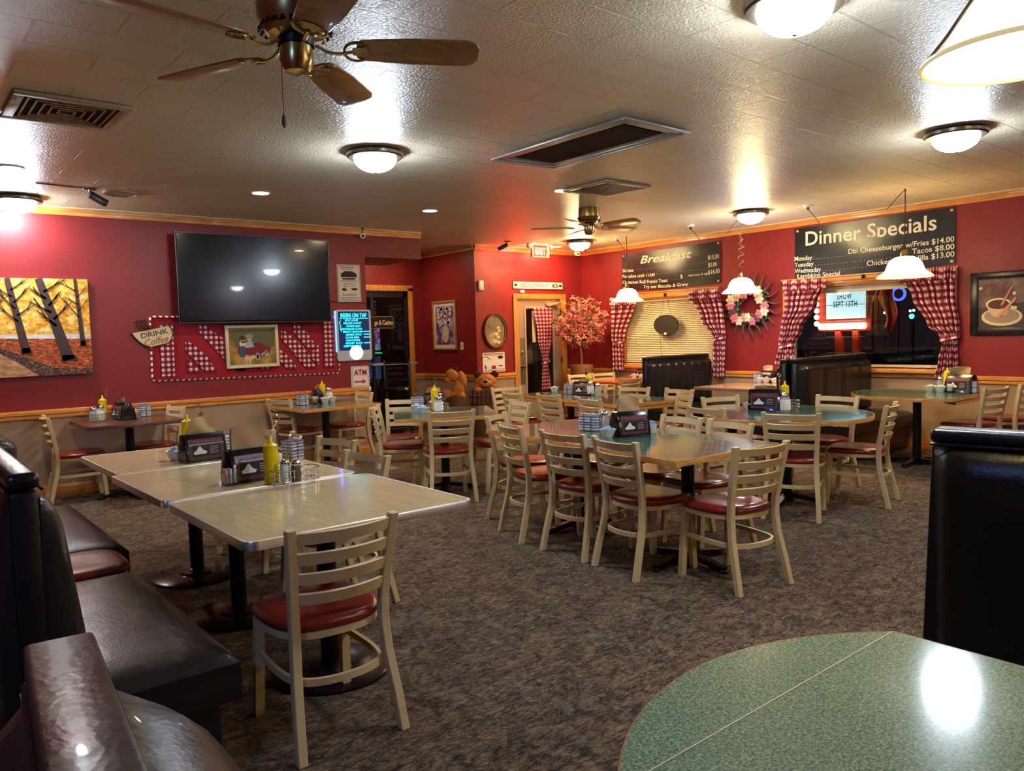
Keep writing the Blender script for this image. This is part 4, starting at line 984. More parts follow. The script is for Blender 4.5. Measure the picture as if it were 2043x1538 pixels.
for x, zt, ln_ in ((.36, .10, .62), (.52, .30, .62), (.84, .30, .22), (1.46, .22, .55), (1.42, -.02, .36), (1.62, .30, .34)):
    zb_ = max(zt-ln_*.95, -.27); L_ = zt-zb_; w_ = .13
    patch([(X(x), zt), (X(x), zt-w_), (X(x+(L_-w_)*.85), zb_), (X(x+(L_-w_)*.85+w_*1.0), zb_), (X(x+(L_)*.55), zt-L_*.42)])
patch([(X(.37), -.27), (X(.52), -.27), (X(.37), -.10)]); patch([(X(.92), -.27), (X(1.06), -.27), (X(.92), -.14)]); patch([(X(1.18), -.27), (X(1.34), -.27), (X(1.18), -.12)])
patch([(X(1.94), .02), (X(1.94), -.24), (X(1.80), -.12)])

# framed painting of two children in a small red car, over the quilt
ax0, az, aw, ah = wbox('A', 450, 648, 555, 733, .05)
fr_ = wroot('framed_painting', 'cream framed painting of two children with a red pedal car on the quilt', 'picture', 'A', ax0, az, off=.04, roll=radians(-.5))
frame(MB(), aw, ah, .035, .03).build('frame', mat('cream_frame', (216, 204, 164), .45), fr_)
m = mat('painted_ground', rough=.6); n1 = tex(m, Scale=5, Detail=6); lk(m, ramp(m, n1.outputs['Fac'], [(.35, (84, 74, 50)), (.5, (150, 116, 60)), (.62, (196, 144, 70))]), bsdf(m).inputs['Base Color'])
poly_m(fr_, 'picture_panel', rrect(aw-.06, ah-.06, .002, 1), m, -.006)
kx_, kz = aw/.61, ah/.50
def fp(name, pts, rgb, y): poly_m(fr_, name, [(x*kx_, z*kz) for x, z in pts], mat('paint_%d_%d_%d' % rgb, rgb, .6), y)
fp('painted_thicket', [(-.2, .0), (.26, -.02), (.26, .2), (-.2, .2)], (96, 92, 60), -.0075)
fp('painted_car', [(-.17, -.08), (-.16, .0), (-.09, .02), (.02, .03), (.07, .05), (.16, .0), (.22, -.03), (.2, -.09), (.09, -.13), (.0, -.11)], (120, 24, 32), -.009)
fp('painted_wheel', circ(.055, -.125, .026, .045), (190, 180, 170), -.0105); fp('painted_wheel', circ(.055, -.125, .016, .032), (40, 30, 30), -.012); fp('painted_wheel', circ(.165, -.1, .02, .03), (170, 170, 170), -.0105)
fp('painted_grille', [(.09, -.10), (.17, -.05), (.165, -.085), (.10, -.12)], (150, 160, 156), -.0105)
fp('painted_child', circ(-.105, .075, .03, .035), (200, 140, 104), -.0105); fp('painted_hair', circ(-.108, .1, .034, .025), (60, 34, 26), -.012)
fp('painted_shirt', [(-.15, .055), (-.08, .06), (-.07, -.01), (-.14, -.01)], (210, 206, 186), -.0105); fp('painted_overalls', [(-.15, .0), (-.09, .01), (-.09, -.12), (-.15, -.12)], (50, 84, 116), -.012)
fp('painted_child', circ(-.03, .085, .028, .034), (206, 150, 116), -.0105); fp('painted_hat', circ(-.035, .118, .05, .024), (130, 146, 134), -.012); fp('painted_shirt', [(-.07, .05), (.0, .055), (.02, -.01), (-.07, -.02)], (150, 176, 186), -.0105)
fp('painted_dog', [(-.10, -.1), (-.04, -.13), (.0, -.1), (.02, -.11), (.03, -.14), (0, -.15), (-.03, -.17), (-.03, -.22), (-.045, -.22), (-.05, -.17), (-.08, -.16), (-.07, -.21), (-.085, -.21), (-.1, -.15)], (212, 184, 134), -.012)

# DRINK Coffee cup sign
cx_, cz_ = wuz('A', 306, 672, .03)
cs = wroot('cup_sign', 'cream wooden cup-shaped sign reading DRINK Coffee at the corner of the quilt', 'sign', 'A', cx_, cz_, off=.03, roll=radians(-11))
cup = [(-.205, .085), (.185, .085), (.205, .04), (.2, -.03), (.17, -.075), (.14, -.105), (-.05, -.11), (-.10, -.085), (-.15, -.03), (-.185, .03)]
MB().plate(cup, 0, .02).build('cup_board', mat('dark_brown_board', (58, 36, 30), .6), cs)
MB().plate([(x*.95, z*.92+.003) for x, z in cup], -.004, .006).build('cup_face', mat('cream_board', (212, 194, 150), .6, var=.1), cs)
mb = MB()
for x in (-.11, -.07, -.035): mb.tube([(x+.03, -.004, .085), (x-.005, -.006, .13), (x+.0, -.006, .175), (x-.02, -.004, .20)], .016, 6, flat=(1, .5))
mb.build('steam', mat('steam_brown', (66, 34, 34), .6), cs)
wtext(MB(), 'DRINK', .02, .035, -.006, w=.28, h=.055, bold=.01).build('upper_lettering', mat('olive_ink', (70, 64, 44), .6), cs)
wtext(MB(), 'Coffee', .02, -.045, -.006, w=.25, h=.075, shear=.35).build('lower_lettering', mat('rust_ink', (160, 76, 50), .6), cs)

# event poster
ax0, az, aw, ah = wbox('A', 673, 528, 719, 602)
ps = wroot('event_poster', 'narrow cream car-show poster taped above the lit beer board', 'poster', 'A', ax0, az, off=.004, roll=radians(-.5))
MB().plate(rrect(aw, ah, .004, 1), 0, .002).build('sheet', mat('poster_cream', (206, 198, 180), .6), ps)
mb = MB(); mb.bar([(a[0], -.002, a[1]) for a in rrect(aw*.93, ah*.95, .004, 1)], .003, .003, up=(0, 1, 0), closed=True)
mb.plate([(-.1, .13), (.1, .13), (.11, .10), (.11, .075), (-.11, .075), (-.11, .10)], -.002, .002); mb.plate([(-.06, .15), (.06, .15), (.08, .13), (-.08, .13)], -.002, .002)
mb.plate([(-.10, .065), (.10, .065), (.08, .045), (-.08, .045)], -.002, .002); mb.plate([(-.12, .03), (.12, .03), (.12, .024), (-.12, .024)], -.002, .002)
mb.plate(circ(-.07, -.08, .035, .018, 12), -.002, .002); mb.plate(circ(.07, -.075, .045, .016, 12), -.002, .002)
mb.build('black_print', INKB, ps)
mb = MB(); wtext(mb, '24th Annual', -.02, .2, w=.19, h=.022, bold=.01); wtext(mb, 'Saturday', 0, -.005, w=.16, h=.018); wtext(mb, 'Sept 13th', 0, -.035, w=.17, h=.016); wtext(mb, 'Car Show', -.02, .175, w=.15, h=.014); wtext(mb, 'Lambkins', 0, -.14, w=.2, h=.035, shear=.3); mb.build('red_print', INKR, ps)
mb = MB(); [mb.box((0, -.002, -.18-.014*i), (aw*.8, .001, .005)) for i in range(3)]; mb.build('small_print', mat('grey_ink', (110, 104, 98), .6), ps)

# lit beer board
ax0, az, aw, ah = wbox('A', 668, 618, 740, 719)
bd = wroot('menu_board', 'backlit beer list board glowing cyan beside the television', 'sign', 'A', ax0, az, off=.03)
aw -= .02
MB().plate(rrect(aw, ah, .03), 0, .03).build('board_frame', mat('silver_frame', (190, 194, 204), .35, .3), bd)
MB().plate(rrect(aw-.06, ah*.765, .01), -.003, .006).build('black_panel', mat('board_black', (8, 22, 44), .3, emit=(6, 40, 84), es=.35), bd).location.z = ah*.085
mb = MB(); CY = mat('cyan_glow', (40, 200, 230), .5, emit=(40, 214, 240), es=1.5)
zt = ah/2-.035
wtext(mb, 'BEERS ON TAP', 0, zt-.035, -.006, w=aw*.74, h=.05, bold=.015)
for i, (s_, f) in enumerate((('BUD LIGHT', .38), ('MILLER LIGHT', .52), ('COORS LIGHT', .42), ('MICHELOB ULTRA', .6), ('MIGHT BROWN', .56), ('MINERS GOLD', .44), ('COORS BEER', .4), ('MANYHORNS', .40), ('MONEY BUDS', .48), ('DEEPTER HEAD', .5))):
    wtext(mb, s_, -.02+.012*((i*7) % 3-1), zt-.098-.036*i, -.006, w=aw*f, h=.024, bold=.012)
    if i in (4, 5, 6, 8): mb.box((aw*.36, -.006, zt-.098-.036*i), (aw*.18, .001, .010))
for i in range(9): mb.box((-aw*.37+i*aw*.092, -.006, zt-.075), (aw*.06, .001, .008))
mb.build('handwriting', CY, bd)
mb = MB(); mb.tube([(-aw*.38, -.006, zt-.10), (-aw*.42, -.006, zt-.13), (-aw*.38, -.006, zt-.16), (-aw*.40, -.006, zt-.20), (-aw*.36, -.006, zt-.24)], .004, 5); mb.build('bracket_scribble', CY, bd)
MB().plate(circ(.02, -ah/2+.10, .088, n=40), -.004, .01).build('lit_disc', mat('disc_glow', (240, 240, 255), .4, emit=(220, 232, 255), es=5), bd)
MB().box((-aw/2-.004, .014, .05), (.008, .02, ah*.8)).build('edge_glow', mat('blue_edge', (60, 110, 255), .4, emit=(50, 110, 255), es=5), bd)

# ATM sign
ax0, az, aw, ah = wbox('A', 700, 730, 736, 772)
at_ = wroot('atm_sign', 'white sign with red letters ATM and an arrow to the right', 'sign', 'A', ax0, az, off=.01)
MB().plate(rrect(aw, ah, .02), 0, .006).build('sign_board', mat('sign_white', (222, 214, 208), .45), at_)
mb = MB(); mb.bar([(a[0], -.001, a[1]) for a in rrect(aw*.88, ah*.92, .018)], .004, .002, up=(0, 1, 0), closed=True); mb.build('border', mat('grey_line', (90, 84, 92), .5), at_)
wtext(MB(), 'ATM', 0, ah*.2, w=aw*.7, h=ah*.27, bold=.03).build('lettering', INKR, at_)
MB().plate([(-.085, -.055), (.03, -.055), (.03, -.035), (.085, -.065), (.03, -.095), (.03, -.075), (-.085, -.075)], -.001, .002).build('arrow', INKR, at_)
mb = MB(); mb.tube([(4.40, YA-.006, 1.98), (4.55, YA-.006, 1.955), (4.75, YA-.006, 1.965), (4.91, YA-.006, 1.95)], .005, 6)
tag(mb.build('wall_cable', BLACKP), 'thin black cable running along the red wall from the television', 'cable')
o = MB().box((0, 0, 0), (.03, .012, .05), .003).build('wall_sticker', mat('sign_white')); o.location = (XHDR-.02, YA-.035, .855); tag(o, 'tiny white tag on the end of the chair rail by the doorway', 'tag')

# flower picture in the recess side wall
ax0, az, aw, ah = wbox('D', 866, 600, 912, 698); 
fp_ = wroot('flower_picture', 'gilt framed picture of white flowers in a vase on the recess wall', 'picture', 'D', ax0, az, off=.004)
frame(MB(), aw, ah, .03, .03).build('frame', mat('gilt_frame', (196, 152, 96), .3, .4), fp_)
poly_m(fp_, 'mat_board', rrect(aw-.05, ah-.05, .002, 1), mat('cream_mat', (220, 208, 184), .6), -.008)
m = mat('purple_ground', rough=.5); n1 = tex(m, Scale=8, Detail=5); lk(m, ramp(m, n1.outputs['Fac'], [(.38, (96, 44, 90)), (.5, (120, 92, 128)), (.62, (176, 150, 168))]), bsdf(m).inputs['Base Color'])
poly_m(fp_, 'print', rrect(aw-.15, ah-.17, .002, 1), m, -.0095)
poly_m(fp_, 'painted_vase', circ(.02, -.14, .09, .14), mat('vase_cream', (196, 186, 164), .6), -.011)
mb = MB(); rnd = random.Random(5)
for i in range(26): mb.plate(circ(rnd.uniform(-.2, .2)*.9, rnd.uniform(.0, .29), .035, .032, 10), -.0125+.0001*i*0, .001)
mb.build('painted_blossoms', mat('petal_white', (214, 204, 208), .6), fp_)
mb = MB()
for i in range(14): mb.plate(circ(rnd.uniform(-.2, .2)*.9, rnd.uniform(.02, .27), .012, .012, 8), -.014, .001)
mb.build('painted_centres', mat('plum', (70, 40, 70), .6), fp_)['kind'] = 'stuff'
su, sz, sw_, sh_ = wbox('D', 918, 682, 926, 698)
s_ = wroot('light_switch', 'white switch plate beside the flower picture', 'switch', 'D', su, sz, off=.004); MB().plate(rrect(.075, .12, .008), 0, .006).build('plate', WHITEP, s_); MB().box((0, -.004, 0), (.012, .01, .026), .002).build('toggle', mat('toggle_grey', (120, 116, 104), .4), s_)

# oval picture, placemat, sensor, occupancy sign on the door wall
ax0, az, aw, ah = wbox('C', 961, 623, 1012, 697)
ov = wroot('oval_picture', 'oval wooden framed picture of a pale flower left of the door', 'picture', 'C', ax0, az, off=.004)
aw *= .98
mb = MB(); mb.tube([(cos(a)*(aw/2-.025), -.015, sin(a)*(ah/2-.025)) for a in [2*pi*i/48 for i in range(48)]], .026, 8, closed=True, flat=(1, .7)); mb.build('frame', mat('mahogany_frame', (96, 46, 34), .35), ov)
mb = MB(); mb.tube([(cos(a)*(aw/2-.048), -.026, sin(a)*(ah/2-.048)) for a in [2*pi*i/48 for i in range(48)]], .006, 6, closed=True); mb.build('frame_lip', mat('pink_lip', (176, 116, 96), .35), ov)
m = mat('sepia_print', rough=.4); n1 = tex(m, Scale=5, Detail=4); lk(m, ramp(m, n1.outputs['Fac'], [(.35, (96, 84, 62)), (.55, (140, 124, 92)), (.7, (178, 160, 116))]), bsdf(m).inputs['Base Color'])
poly_m(ov, 'print', circ(0, 0, aw/2-.04, ah/2-.04, 48), m, -.006)
mb = MB()
for x, z, r in ((.07, .05, .035), (.085, .0, .03), (.03, -.05, .04), (-.03, -.04, .02), (.06, -.10, .035), (0, -.16, .05), (.07, -.18, .04)): mb.plate(circ(x, z, r, r*.7, 12), -.008, .001)
mb.plate([(-.1, -.09), (-.03, -.05), (-.03, -.03), (-.1, -.075)], -.008, .001); mb.build('painted_flower', mat('pale_bloom', (206, 194, 150), .6), ov)
ax0, az, aw, ah = wbox('C', 963, 703, 1007, 742)
pm = wroot('placemat_notice', 'white printed advertising sheet under the oval picture', 'poster', 'C', ax0, az, off=.003)
MB().plate(rrect(aw, ah, .003, 1), 0, .002).build('sheet', PAPER, pm)
mb = MB(); [mb.box((0, -.001, s_*ah*.43), (aw*.92, .001, .012)) for s_ in (-1, 1)]; mb.build('red_band', INKR, pm)
mb = MB(); wtext(mb, 'k', -aw*.36, -ah*.22, w=.045, h=.075, bold=.02); mb.plate(circ(aw*.3, ah*.24, .055, .026, 20), -.001, .001); mb.tube([(aw*.0*0-.17+.10*cos(a), -.001, .02+.07*sin(a)) for a in [pi*.1+pi*.8*i/10 for i in range(11)]], .005, 4)
mb.box((aw*.3, -.001, -ah*.2), (.08, .001, .014)); mb.box((0, -.001, ah*.36), (aw*.85, .001, .006)); mb.box((.05, -.001, -ah*.34), (aw*.7, .001, .005)); mb.build('black_print', INKB, pm)
MB().plate([(-.04, -.05), (.04, -.055), (.035, -.1), (-.02, -.115), (-.055, -.09)], -.001, .001).build('red_print', INKR, pm)
ax0, az, aw, ah = wbox('C', 952, 560, 963, 579)
s_ = wroot('motion_sensor', 'small white motion sensor high on the wall left of the door', 'sensor', 'C', ax0, az, off=.02); MB().box((0, 0, 0), (.09, .045, .15), .012).build('body', WHITEP, s_); MB().box((0, -.024, -.02), (.05, .006, .06), .004).build('lens', CERAM, s_)
ax0, az, aw, ah = wbox('C', 1022, 562, 1122, 577)
oc = wroot('occupancy_sign', 'long white wooden plank sign reading OCCUPANCY 65 above the door', 'sign', 'C', ax0, az, off=.01)
MB().plate(rrect(aw, ah+.01, .004, 1), 0, .02).build('plank', mat('dark_edge', (50, 36, 32), .6), oc); MB().plate(rrect(aw-.02, ah-.014, .003, 1), -.003, .004).build('face', mat('plank_white', (214, 204, 190), .6, var=.08), oc)
wtext(MB(), 'OCCUPANCY', -.08, 0, -.006, w=.60, h=.062, bold=.012).build('lettering', mat('blue_grey_ink', (84, 98, 132), .6), oc)
mb = MB(); wtext(mb, '65', .37, 0, -.006, w=.13, h=.07, bold=.02); mb.plate(circ(-.49, 0, .035, .022, 12), -.005, .001); mb.plate(circ(.49, 0, .035, .022, 12), -.005, .001); mb.build('black_figures', INKB, oc)
o = MB().box((0, 0, 0), (.09, .03, .045), .006).build('door_chime', WHITEP); o.location = (8.18, YC-.018, 2.19); tag(o, 'small white chime box over the left corner of the door frame', 'door chime')

# banners
def banner(label, corners, sag, titles):
    (x0, y0), (x1, y1), (x2, y2), (x3, y3) = corners
    TL, TR, BR_, BL = [wuz('B', *c, .02) for c in corners]
    cu = (TL[0]+TR[0])/2; cz = (TL[1]+BL[1])/2
    t = wroot('banner', label, 'banner', 'B', cu, cz, off=.012)
    def f(u, v):
        x = TL[0]*(1-u)*(1-v)+TR[0]*u*(1-v)+BL[0]*(1-u)*v+BR_[0]*u*v-cu
        z = TL[1]*(1-u)*(1-v)+TR[1]*u*(1-v)+BL[1]*(1-u)*v+BR_[1]*u*v-cz
        z -= sag*sin(pi*u)*(.3+.7*v)
        y = -.006-.010*sin(3*pi*u+4*v)*sin(pi*u)*.6-.006*sin(11*(u-v*.6))*.5
        return Vector((x, y, z))
    MB().grid(f, 48, 16).build('banner_sheet', mat('banner_vinyl', (26, 24, 26), .32, bump=.25, bscale=5), t, 80)
    mb = MB()
    for u, v in ((.02, .05), (.98, .05), (.98, .95), (.02, .95)): q_ = f(u, v); mb.lathe([(.018, 0), (.010, .004)], M=Matrix.Translation(q_) @ Matrix.Rotation(pi/2, 4, 'X'), seg=14)
    mb.build('grommet', mat('grommet_metal', (170, 150, 120), .4, .7), t)
    def put(name, s, u0, u1, v, h, m_, **k):
        me = text_me(s, w=(u1-u0)*(TR[0]-TL[0]), h=h, **k)
        um = (u0+u1)/2; W__ = TR[0]-TL[0]
        for vt in me.vertices:
            uu = um+vt.co.x/W__; b_ = f(min(max(uu, 0), 1), v); b2 = b_.copy(); vt.co = Vector((b_.x, b_.y-.004, b_.z+vt.co.y))
        me.materials.append(m_); o = D.objects.new(name, me); COL.objects.link(o); o.parent = t
    for a in titles: put(*a[:7], **(a[7] if len(a) > 7 else {}))
    return t
LW = mat('banner_white', (222, 212, 190), .6)
def dots(u0, u1, h=.012): return '.'*int((u1-u0)*46)
banner('black Dinner Specials banner with white lettering above the big window', ((1585, 457), (1906, 412), (1906, 526), (1586, 556)), .015, [
    ('heading', 'Dinner Specials', 0.08, .90, .22, .185, LW, dict(bold=.012)),
    ('menu_line', 'Monday', .0, .125, .60, .062, LW, dict(bold=.01)), ('dotted_line', dots(.13, .36), .13, .36, .63, .014, LW), ('menu_line', 'Dbl Cheeseburger w/Fries $14.00', .37, .995, .56, .064, LW, dict(bold=.01)),
    ('menu_line', 'Tuesday', .0, .135, .725, .062, LW, dict(bold=.01)), ('dotted_line', dots(.14, .75), .14, .75, .755, .014, LW), ('menu_line', 'Tacos $8.00', .76, .995, .69, .064, LW, dict(bold=.01)),
    ('menu_line', 'Wednesday', .0, .185, .845, .062, LW, dict(bold=.01)), ('dotted_line', dots(.19, .49), .19, .49, .875, .014, LW), ('menu_line', 'Chicken Quesadilla $13.00', .49, .995, .82, .064, LW, dict(bold=.01)),
    ('menu_line', 'Lambkins Special', .02, .315, .955, .062, LW, dict(bold=.01))])
banner('black Breakfast banner with pale lettering, sagging over the blind window', ((1240, 508), (1437, 480), (1437, 564), (1241, 578)), .03, [
    ('heading', 'Breakfast', .21, .74, .20, .125, LW, dict(bold=.014, shear=.3)),
    ('menu_line', 'Skillets', .01, .13, .46, .05, LW, dict(bold=.01)), ('ruled_line', '_'*20, .13, .90, .45, .01, LW), ('price', '$15.50', .89, .99, .36, .06, LW),
    ('menu_line', 'Pancakes until 11AM', .01, .36, .62, .052, LW, dict(bold=.01)), ('ruled_line', '_'*16, .37, .90, .60, .01, LW), ('price', '$5.00', .89, .97, .54, .06, LW),
    ('menu_line', 'Cinnamon Roll French Toast', .01, .50, .79, .054, LW, dict(bold=.01)), ('ruled_line', '_'*6, .51, .63, .78, .01, LW), ('price', '$', .625, .65, .73, .06, LW), ('small_line', 'Add meat & eggs', .70, .895, .73, .03, LW), ('price', '$16.00', .89, .995, .71, .065, LW),
    ('menu_line', 'Try our Biscuits & Gravy', .24, .70, .93, .052, LW, dict(bold=.01))])

# cafe picture
CU0, CU1 = -3.47, -2.45; cz = (1.345+2.035)/2; ch = .69
cf = wroot('framed_print', 'black framed cafe print with a coffee cup at the right edge', 'picture', 'B', (CU0+CU1)/2, cz, off=.004)
cw = CU1-CU0; frame(MB(), cw, ch, .075, .035).build('frame', mat('black_frame', (26, 24, 22), .25), cf)
m = mat('cafe_ground', rough=.5); n1 = tex(m, Scale=4, Detail=5); lk(m, ramp(m, n1.outputs['Fac'], [(.35, (84, 60, 56)), (.5, (120, 92, 84)), (.66, (176, 144, 120))]), bsdf(m).inputs['Base Color'])
poly_m(cf, 'print', rrect(cw-.14, ch-.14, .002, 1), m, -.010)
def cp(name, pts, rgb, y): poly_m(cf, name, pts, mat('paint_%d_%d_%d' % rgb, rgb, .6), y)
q0 = -cw/2
cp('painted_table', [(q0+.075, -.27), (q0+.5, -.27), (q0+.9, -.1), (q0+.9, .12), (q0+.5, .0), (q0+.075, -.05)], (62, 48, 50), -.0115)
cp('painted_saucer', circ(q0+.31, -.15, .20, .10), (206, 186, 150), -.013); cp('painted_saucer', circ(q0+.31, -.14, .17, .08), (150, 126, 104), -.0145)
cp('painted_cup', [(q0+.17, .0), (q0+.39, -.02), (q0+.36, -.13), (q0+.24, -.15), (q0+.18, -.09)], (196, 172, 138), -.016)
cp('painted_cup_rim', circ(q0+.28, -.01, .125, .065), (228, 210, 178), -.0175); cp('painted_coffee', circ(q0+.28, -.015, .105, .052), (84, 40, 28), -.019)
cp('painted_cinnamon', [(q0+.30, -.02), (q0+.32, -.03), (q0+.42, .17), (q0+.40, .18)], (196, 128, 96), -.0205); cp('painted_cinnamon', [(q0+.26, -.15), (q0+.29, -.16), (q0+.46, .04), (q0+.44, .06)], (206, 132, 90), -.0205)
mb = MB()
for x, z in ((.43, .10), (.41, -.05), (.44, -.055), (.42, -.14), (.10, .17)): mb.plate(circ(q0+x, z, .018, .018, 8), -.013, .001)
mb.build('painted_sugar', mat('sugar_white', (220, 212, 190), .6), cf)
wtext(MB(), 'Café', q0+.27, .15, -.012, w=.30, h=.15, shear=.3, bold=.012).build('lettering', mat('mauve_ink', (120, 62, 58), .6), cf)

# sun-rayed flower wreath
au, az = wuz('B', 1497, 609, .05)
wr = wroot('flower_wreath', 'flower wreath on a dark wavy-rayed metal sun between the windows', 'wreath', 'B', au, az, off=.032)
RUST = mat('sun_metal', (112, 92, 80), .5, .3)
for i in range(20):
    a = 2*pi*i/20+.05; mb = MB(); L0, L1 = .20, .475; pts = []; rad = []
    for k in range(8):
        f = k/7; r = L0+(L1-L0)*f; sw_ = .018*sin(f*2*pi+i); pts.append((r*cos(a)-sw_*sin(a), -.015-.01*sin(f*pi), r*sin(a)+sw_*cos(a))); rad.append(.044*(1-f)**.7+.004)
    mb.tube(pts, .03, 6, radii=rad, flat=(1, .4)); mb.build('sun_ray', RUST, wr)
MB().tube([(.23*cos(2*pi*i/32), -.04, .23*sin(2*pi*i/32)) for i in range(32)], .05, 8, closed=True).build('ring', mat('wreath_green', (40, 52, 40), .8, var=.3), wr)
rnd = random.Random(11)
mb = MB()
for i in range(90):
    a = rnd.uniform(0, 2*pi); r = rnd.gauss(.23, .05); c = Vector((r*cos(a), -.07+rnd.uniform(-.02, .03), r*sin(a))); b_ = rnd.uniform(0, 2*pi); L_ = .035
    M_ = Matrix.Translation(c) @ Matrix.Rotation(b_, 4, 'Y') @ Matrix.Rotation(rnd.uniform(-.6, .6), 4, 'X')
    P_ = [M_ @ Vector(v) for v in ((0, 0, -L_), (.016, -.006, 0), (0, 0, L_), (-.016, -.006, 0))]; mb.face([mb.bm.verts.new(v) for v in P_])
o = mb.build('leaves', mat('wreath_leaf', (78, 116, 88), .7), wr); o['kind'] = 'stuff'
def flower(parent, c, r, m_, n=6):
    mb = MB()
    for k in range(n):
        a = 2*pi*k/n; mb.ellip((c[0]+r*.55*cos(a), c[1]-.008, c[2]+r*.55*sin(a)), (r*.48, r*.16, r*.36), 8, M=Matrix.Rotation(-a, 4, 'Y'), nz=6)
    mb.ellip((c[0], c[1]-.02, c[2]), (r*.25, r*.2, r*.25), 8, nz=6); return mb.build('flower', m_, parent, 60)
FM = [mat('petal_pink', (206, 112, 122), .7), mat('petal_cream', (216, 208, 176), .7), mat('petal_salmon', (208, 150, 132), .7), mat('petal_mauve', (96, 62, 84), .7)]
for i in range(20):
    a = 2*pi*i/20+rnd.uniform(-.1, .1); r = rnd.uniform(.17, .28); flower(wr, (r*cos(a), -.09, r*sin(a)), rnd.uniform(.058, .085), FM[[0, 1, 2, 1, 0, 3][i % 6]])

# ================================================================== WINDOW DRESSING
def interp(tab, v):
    for (v0, a0, b0), (v1, a1, b1) in zip(tab, tab[1:]):
        if v <= v1: f = (v-v0)/(v1-v0); f = f*f*(3-2*f); return a0+(a1-a0)*f, b0+(b1-b0)*f
    return tab[-1][1], tab[-1][2]
def curtain(label, wall, tab, z0, z1, tie=None, folds=9, fw=1.0, amp=.034, off=.07, header=True, chk=.078, group=None):
    """tab: (v, left u, right u); v runs from top z1 to bottom z0"""
    cu = (tab[0][1]+tab[0][2])/2; t = wroot('curtain', label, 'curtain', wall, cu, z1, off=off, group=group)
    H_ = z1-z0
    def f(u, v):
        a, b = interp(tab, v); wd = b-a
        am = amp*(.5+.8*min(1, fw/max(wd, .05)/4)); ph = 2*pi*folds*u+.6*sin(v*5+u*3)
        return Vector((a+wd*(u+.25*sin(ph)/folds/2)-cu, -am*cos(ph)-.01*sin(v*7), -v*H_+.012*sin(u*17+v*3)*v))
    MB().grid(f, folds*8, 44, lambda u, v: (u*fw/chk, v*H_/chk)).build('cloth', GING, t, 80)
    a, b = tab[0][1], tab[0][2]
    if header:
        def g_(u, v): return Vector((a+(b-a)*u-cu-.01+.02*u, -.035-.016*cos(2*pi*folds*1.6*u)-.012*sin(v*pi), .05-v*.15+.01*sin(u*31)))
        MB().grid(g_, folds*14, 5, lambda u, v: (u*fw*1.2/chk, v*.15/chk)).build('ruffle', GING, t, 80)
    if tie:
        ta, tb = interp(tab, tie); c_ = (ta+tb)/2-cu; r_ = (tb-ta)/2+.012
        mb = MB()
        def h(u, v): q_ = 2*pi*u; return Vector((c_+r_*cos(q_), -.012+.045*sin(q_), -tie*H_+.035*cos(q_)*.6+.05*(v-.5)))
        mb.grid(h, 28, 3, lambda u, v: (u*5, v)); mb.build('tieback', GING, t, 80)
    return t
u = lambda px, py, off=.07: wuz('B', px, py, off)[0]
z = lambda px, py, off=.07: wuz('B', px, py, off)[1]
zt = 2.035
# left window pair
curtain('gingham curtain at the left of the blind window', 'B', [(0, u(1222, 600), u(1272, 600)), (.55, u(1222, 660), u(1247, 660)), (.62, u(1224, 680), u(1243, 680)), (1, u(1226, 735), u(1246, 735))], z(1235, 738), 2.0, .6, 7, .8)
curtain('gingham curtain at the right of the blind window', 'B', [(0, u(1380, 590), u(1440, 590)), (.30, u(1400, 640), u(1446, 640)), (.52, u(1424, 672), u(1446, 672)), (.60, u(1425, 690), u(1445, 690)), (1, u(1427, 750), u(1446, 750))], z(1436, 752), 2.02, .54, 7, .9)
curtain('gingham curtain gathered at the left of the big window', 'B', [(0, u(1568, 580), u(1650, 580)), (.25, u(1568, 610), u(1632, 610)), (.55, u(1560, 660), u(1600, 660)), (.74, u(1556, 690), u(1584, 690)), (.80, u(1556, 700), u(1582, 700)), (1, u(1549, 725), u(1588, 725))], z(1570, 727), 2.055, .76, 8, 1.1)
curtain('gingham curtain gathered at the right of the big window', 'B', [(0, u(1800, 570), u(1908, 570)), (.22, u(1822, 600), u(1908, 600)), (.5, u(1852, 650), u(1914, 650)), (.60, u(1876, 670), u(1914, 670)), (.66, u(1882, 690), u(1908, 690)), (.85, u(1874, 730), u(1912, 730)), (1, u(1868, 750), u(1914, 750))], .86, 2.07, .62, 10, 1.3)
for i, (W_, zr) in enumerate(((W1, 2.0), (W2, 2.05))):
    t = thing('curtain_rod', ['curtain rod over the blind window', 'curtain rod over the big window'][i], 'curtain rod', (XB-.07, (W_[0]+W_[1])/2, zr+.01), -pi/2)
    L_ = W_[1]-W_[0]+.14; MB().cyl((-L_/2, 0, 0), (L_/2, 0, 0), .008, 10).build('rod', mat('rod_brass', (150, 110, 60), .35, .7), t)
    mb = MB(); [mb.box((s_*L_/2, .03, 0), (.012, .07, .03)) for s_ in (-1, 1)]; mb.build('bracket', BLACKM, t)
    MB().box((.02, .04, .03), (.03, .05, .06), .005).build('middle_bracket', BLACKM, t)
# door curtain
cu_ = lambda px, py: wuz('C', px, py, .06)[0]
curtain('gingham curtain tied in the middle of the door glass', 'C', [(0, cu_(1066, 614), cu_(1104, 614)), (.35, cu_(1073, 660), cu_(1103, 660)), (.62, cu_(1083, 712), cu_(1097, 712)), (.68, cu_(1084, 722), cu_(1096, 722)), (1, cu_(1083, 782), cu_(1101, 782))], .56, 1.93, .65, 5, .6, amp=.012, off=.035, header=False, chk=.06)
